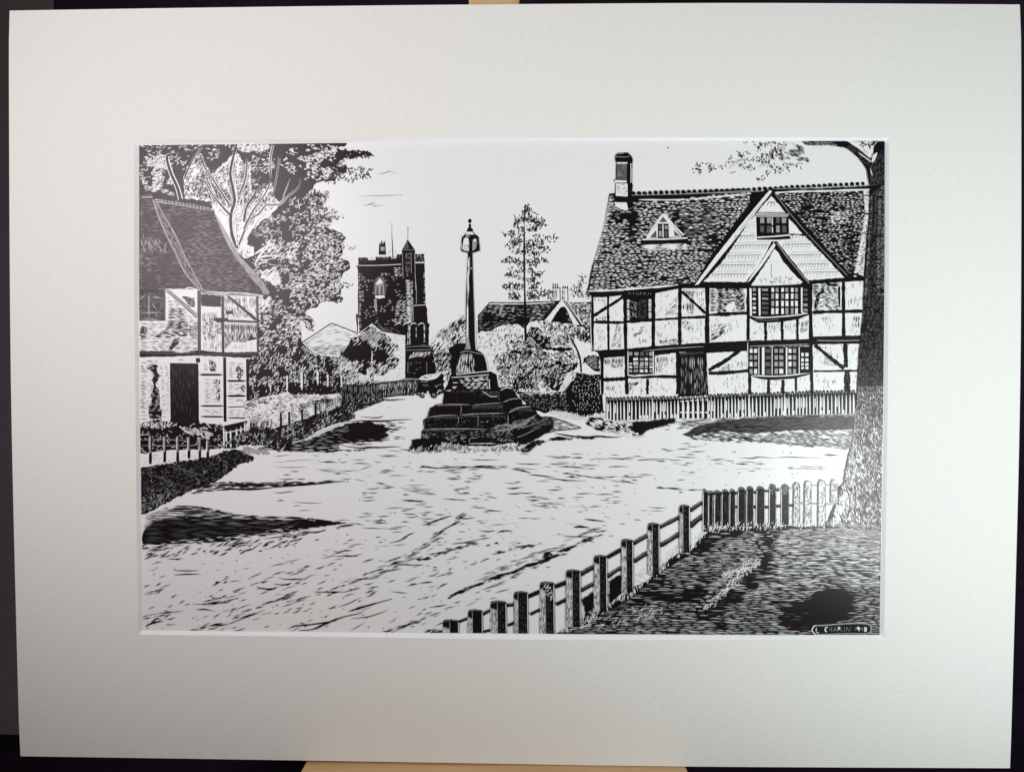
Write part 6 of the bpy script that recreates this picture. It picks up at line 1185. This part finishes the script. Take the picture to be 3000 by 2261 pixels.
bt.line(T('N', (1745, 950), (1720, 1080), (1690, 1250)), 3.0, 'G', 0.1, 0.1); bt.line(T('N', (1810, 480), (1800, 650), (1790, 800)), 2.0, 'L')
bt.fill(T('O', (1740, 330), (1755, 330), (1735, 400), (1712, 430), (1722, 380)), 'K')
bt.scat(T('O', (1480, 560), (1560, 400), (1700, 470), (2080, 500), (2080, 600), (1500, 600)), 'L', 150, 16, 2.2, 0.1, 0.5)
bt.scat(T('O', (1540, 500), (1580, 380), (1640, 280), (1690, 150), (1720, 180), (1680, 330), (1640, 480)), 'W', 90, 12, 3.4, 1.3, 0.4)
bt.scat(T('N', (1660, 1300), (1800, 700), (1840, 700), (1740, 1300)) , 'L', 60, 10, 2.4, 1.4, 0.3)
lv = ink('leaf_sprays', 'loosely scribbled leaves on the overhanging branch', bt)
limb.lines([T('A', (1060, 860), (1070, 1000), (1085, 1180)), T('A', (985, 880), (1000, 1000), (1015, 1110)), T('A', (1120, 860), (1150, 740), (1150, 620)), T('A', (1095, 700), (1075, 560), (1060, 420)), T('A', (880, 740), (960, 820)), T('A', (1170, 1130), (1290, 930), (1400, 820)), T('A', (1060, 300), (1090, 200))], 4.0, 'W', 0.2, 0.2)
scrib(lv, 'J', [(170, 280, 50, 20), (130, 350, 40, 25), (175, 375, 40, 22), (270, 290, 35, 25), (315, 345, 55, 30), (420, 320, 40, 25), (500, 220, 28, 22), (620, 180, 70, 32), (520, 275, 30, 15), (620, 285, 40, 20), (700, 320, 60, 35), (510, 375, 35, 15), (720, 240, 40, 20), (800, 435, 55, 22), (885, 375, 32, 30), (950, 300, 60, 20), (995, 350, 55, 45),
                (1095, 300, 45, 35), (1090, 370, 25, 22), (1200, 300, 38, 28), (1260, 245, 60, 30), (1190, 170, 85, 45), (990, 160, 90, 50), (860, 220, 90, 50), (1060, 215, 60, 30), (800, 120, 45, 45), (900, 75, 80, 20), (700, 58, 80, 8), (1190, 100, 60, 25), (1010, 75, 70, 20)], 9, 2.1, 5, 0.80)
lv.lines([T('J', (470, 350), (560, 270), (620, 245), (700, 240)), T('J', (900, 250), (950, 160), (1060, 110), (1110, 65)), T('J', (800, 330), (900, 250))], 2.2, 'L', 0.2, 0.2)
lv.lines([T('J', (940, 140), (935, 200), (960, 250))], 4.5, 'K', 0.2, 0.2)

# ---- foreground fence
ff = ink('drawn_rail_fence', 'dark post-and-rail fence curving up from the lower edge at right')
for t_, g, w_ in (('Q', [(330, 1030), (430, 990)], 6), ('Q', [(535, 965), (590, 935), (650, 920)], 8), ('Q', [(730, 890), (780, 885), (820, 852)], 9), ('Q', [(900, 822), (1000, 780)], 11), ('Q', [(1120, 742), (1225, 702)], 11), ('Q', [(1325, 645), (1400, 600), (1455, 572)], 11), ('Q', [(1545, 505), (1660, 440)], 10), ('Q', [(1755, 395), (1820, 355), (1885, 322)], 10), ('Q', [(1970, 262), (2060, 215), (2140, 175)], 9),
                  ('Q', [(540, 1110), (650, 1080)], 8), ('Q', [(740, 1055), (820, 1020)], 7), ('Q', [(920, 965), (1030, 912)], 7), ('Q', [(1130, 885), (1262, 822)], 8), ('Q', [(1330, 775), (1400, 735), (1475, 700)], 9), ('Q', [(1545, 665), (1620, 610), (1700, 570)], 9), ('Q', [(1760, 540), (1850, 480), (1912, 448)], 10), ('Q', [(1975, 410), (2060, 360), (2150, 300)], 10),
                  ('O', [(80, 345), (130, 305), (210, 255)], 9), ('O', [(80, 510), (140, 450), (230, 390)], 12)):
    ff.line(T(t_, g), w_ * 1.15, 'K', 0, 0, 0.1); ff.line([(x, y - w_ * 0.25) for x, y in T(t_, g)], 1.2, 'L', 0.2, 0.2, 0.3)
def post(t_, lit, x0, x1, y0, y1, pale='W', skew=0):
    q = ink('post', None, ff)
    r = (x1 - x0) * 0.35
    q.fill(T(t_, (lit, y1), (lit + 2, y0 + 30), (lit + 12, y0 + 8), ((lit + x1) / 2, y0), (x1 - 8, y0 + 8), (x1, y0 + 30), (x1 + 2 + skew, y1 - 4)), 'K', 0.5)
    if x0 - lit > 6:
        s_ = TILE[t_][2]
        q.fill(T(t_, (lit + 3, y1 - 2), (lit + 4, y0 + 60), (x0 - 3, y0 + 75), (x0, y1 - 2)), 'L', 0.8); q.hatch(T(t_, (lit + 3, y1 - 2), (lit + 4, y0 + 60), (x0 - 3, y0 + 75), (x0, y1 - 2)), 'W', PI / 2, 3.4, 26, 2.2, 4, 0.9)
        q.hatch(T(t_, (lit + 3, y1 - 2), (lit + 4, y0 + 90), (x0 - 3, y0 + 90), (x0, y1 - 2)), 'K', PI / 2, 3.8, 11, 1.5, 6, 0.6)
    q.line(T(t_, (x0 + 1, y0 + 20), (x0 + 2, (y0 + y1) / 2), (x0 + 3, y1 - 6)), 1.6, 'L')
    q.line(T(t_, (x1 - 5, y0 + 25), (x1 - 4, (y0 + y1) / 2), (x1 - 3 + skew, y1 - 10)), 1.8, 'W', 0, 0.1)
    q.line(T(t_, (lit + 6, y0 + 26), ((lit + x1) / 2, y0 + 8), (x1 - 8, y0 + 18)), 1.5, 'L', 0.2, 0.2)
    if rnd.random() < 0.6: q.hatch(T(t_, (x0 + 10, y0 + 40), (x1 - 14, y0 + 40), (x1 - 14, y1 - 20), (x0 + 10, y1 - 20)), 'G', 0.6, 4.5, 7, 1.6, 3, 0.6)
ff.fill(T('Q', (45, 1120), (90, 1090), (150, 1085), (230, 1095), (260, 1120)), 'K', 1); ff.scat(T('Q', (60, 1110), (150, 1090), (240, 1110), (200, 1120)), 'W', 10, 10, 1.8, -0.5, 0.5)
for a in ((212, 268, 345, 1003, 1135), (415, 452, 537, 922, 1135), (598, 655, 730, 852, 1135), (787, 822, 905, 775, 1135), (998, 1045, 1118, 698, 1135), (1210, 1262, 1330, 600, 1070), (1436, 1482, 1545, 483, 950), (1658, 1700, 1757, 353, 790), (1873, 1910, 1970, 222, 650), (2128, 2158, 2216, 76, 470)):
    post('Q', *a)
q = ink('post', 'scratched mottled cap', ff); q.scat(T('Q', (1010, 760), (1040, 710), (1100, 720), (1110, 850), (1060, 860)), 'W', 34, 8, 2.0, -0.8, 0.8)
tailf = ink('drawn_foreground_pickets', 'row of thick pointed pickets running into the big trunk')
for t_, g, w_, m_ in (('O', [(300, 165), (560, 165)], 7, 'K'), ('O', [(560, 155), (760, 150)], 7, 'K'), ('O', [(760, 145), (1010, 125)], 6, 'K'), ('O', [(1000, 110), (1160, 105)], 4, 'L'), ('O', [(390, 300), (900, 305)], 8, 'K'), ('O', [(900, 300), (1160, 285)], 7, 'K'), ('O', [(1160, 270), (1280, 262)], 4, 'L'), ('O', [(1340, 270), (1560, 275)], 4, 'L'), ('O', [(1340, 80), (1640, 72)], 2, 'L')):
    tailf.lines([T(t_, *g)], w_, m_, 0, 0)
for (x, y0, y1, w_, tone) in ((240, 120, 560, 48, 0), (295, 130, 510, 42, 0), (368, 126, 500, 62, 0), (447, 116, 500, 66, 0), (522, 112, 500, 54, 0), (618, 92, 505, 72, 0), (706, 84, 505, 68, 0), (815, 84, 505, 80, 0), (942, 60, 500, 66, 1), (1073, 62, 490, 76, 1), (1192, 45, 500, 60, 2), (1310, 30, 500, 66, 2), (1455, 20, 500, 70, 3), (1585, 15, 260, 64, 4)):
    q = ink('picket', None, tailf)
    shp = T('O', (x - w_ / 2 - 3, y1), (x - w_ / 2 + 2, y0 + 40), (x - w_ * 0.3, y0 + 8), (x + w_ * 0.1, y0), (x + w_ * 0.42, y0 + 18), (x + w_ / 2, y0 + 50), (x + w_ / 2, y1))
    if tone < 2:
        q.fill(shp, 'K', 0.6)
        q.line(T('O', (x - w_ / 2 + 1, y0 + 50), (x - w_ / 2 - 2, (y0 + y1) / 2), (x - w_ / 2 - 2, y1 - 10)), 1.8, 'W'); q.line(T('O', (x + w_ / 2 - 2, y0 + 60), (x + w_ / 2 - 2, y1 - 20)), 2.4, 'W', 0.05, 0.1)
        q.line(T('O', (x - w_ * 0.35, y0 + 30), (x, y0 + 14), (x + w_ * 0.35, y0 + 30)), 1.8, 'L', 0.2, 0.2); q.hatch(T('O', (x - w_ * 0.3, y0 + 60), (x + w_ * 0.3, y0 + 60), (x + w_ * 0.3, y1 - 30), (x - w_ * 0.3, y1 - 30)), 'G', 0.9, 5.5, 8, 1.6, 6, 0.6)
        if tone: q.hatch(T('O', (x - w_ * 0.4, y0 + 20), (x + w_ * 0.4, y0 + 20), (x + w_ * 0.3, y0 + 110), (x - w_ * 0.3, y0 + 110)), 'L', 1.4, 3.2, 12, 1.8, 2, 0.8)
    else:
        q.fill(shp, 'W', 0.5)  # white fill paints the glare fade of these pickets, under the scratched strokes
        q.line(shp[:4], 2.0, 'G' if tone < 4 else 'L', sm=False); q.line(shp[3:], 2.0, 'G' if tone < 4 else 'L', sm=False)
        q.scat(shp, 'K' if tone < 3 else 'G', int({2: 60, 3: 46, 4: 30}[tone]), 9, 2.4, -1.2, 0.5, 0.15); q.scat(shp, 'L', 30, 12, 2.6, -1.4, 0.4)
tailf.scat(T('O', (200, 520), (260, 470), (1000, 460), (1520, 460), (1520, 520), (1000, 530), (300, 560)), 'W', 120, 10, 2.2, -1.3, 0.4, 0.1)

# ---- signature cartouche
sg_ = ink('signature_cartouche', 'artist signature and date in a rounded outline')
sg_.fill(T('S', (250, 400), (330, 270), (900, 225), (1450, 205), (1770, 260), (1800, 380), (1740, 505), (380, 520)), 'K')
sg_.line(T('S', (330, 280), (600, 272), (900, 245), (1250, 225), (1500, 222), (1690, 240), (1765, 280), (1790, 360), (1770, 450), (1700, 485)), 3.6, 'L'); sg_.line(T('S', (340, 275), (280, 330), (262, 400), (290, 460), (350, 505)), 3.0, 'W')
sg_.line(T('S', (360, 508), (700, 502), (1000, 490), (1300, 482), (1650, 490), (1760, 450)), 2.4, 'L')
def glyph(*gs):
    for g in gs: sg_.line(T('S', g), 3.2, 'W', 0.05, 0.05, 0.15, len(g) > 3)
glyph([(370, 330), (366, 380), (362, 450)], [(362, 452), (400, 458), (440, 462)])
glyph([(665, 330), (625, 325), (600, 370), (605, 420), (650, 440)])
glyph([(715, 322), (712, 430)], [(770, 318), (768, 430)], [(712, 378), (770, 372)])
glyph([(820, 430), (850, 320)], [(850, 320), (885, 430)], [(830, 395), (875, 392)])
glyph([(925, 322), (922, 430)], [(925, 325), (965, 330), (970, 365), (925, 378)])
glyph([(1010, 318), (1008, 425)], [(1008, 425), (1050, 420)])
glyph([(1098, 318), (1098, 430)])
glyph([(1150, 430), (1155, 320)], [(1155, 320), (1220, 425)], [(1220, 425), (1255, 315)])
glyph([(1378, 325), (1376, 405)])
glyph([(1470, 365), (1440, 370), (1430, 345), (1450, 322), (1475, 335), (1478, 370), (1478, 425)])
glyph([(1530, 322), (1520, 380)], [(1520, 380), (1575, 378)], [(1568, 325), (1572, 425)])
glyph([(1645, 320), (1620, 345), (1650, 375), (1665, 400), (1645, 428), (1620, 405), (1645, 375), (1668, 345), (1645, 320)])

for s in STACK: s.build()
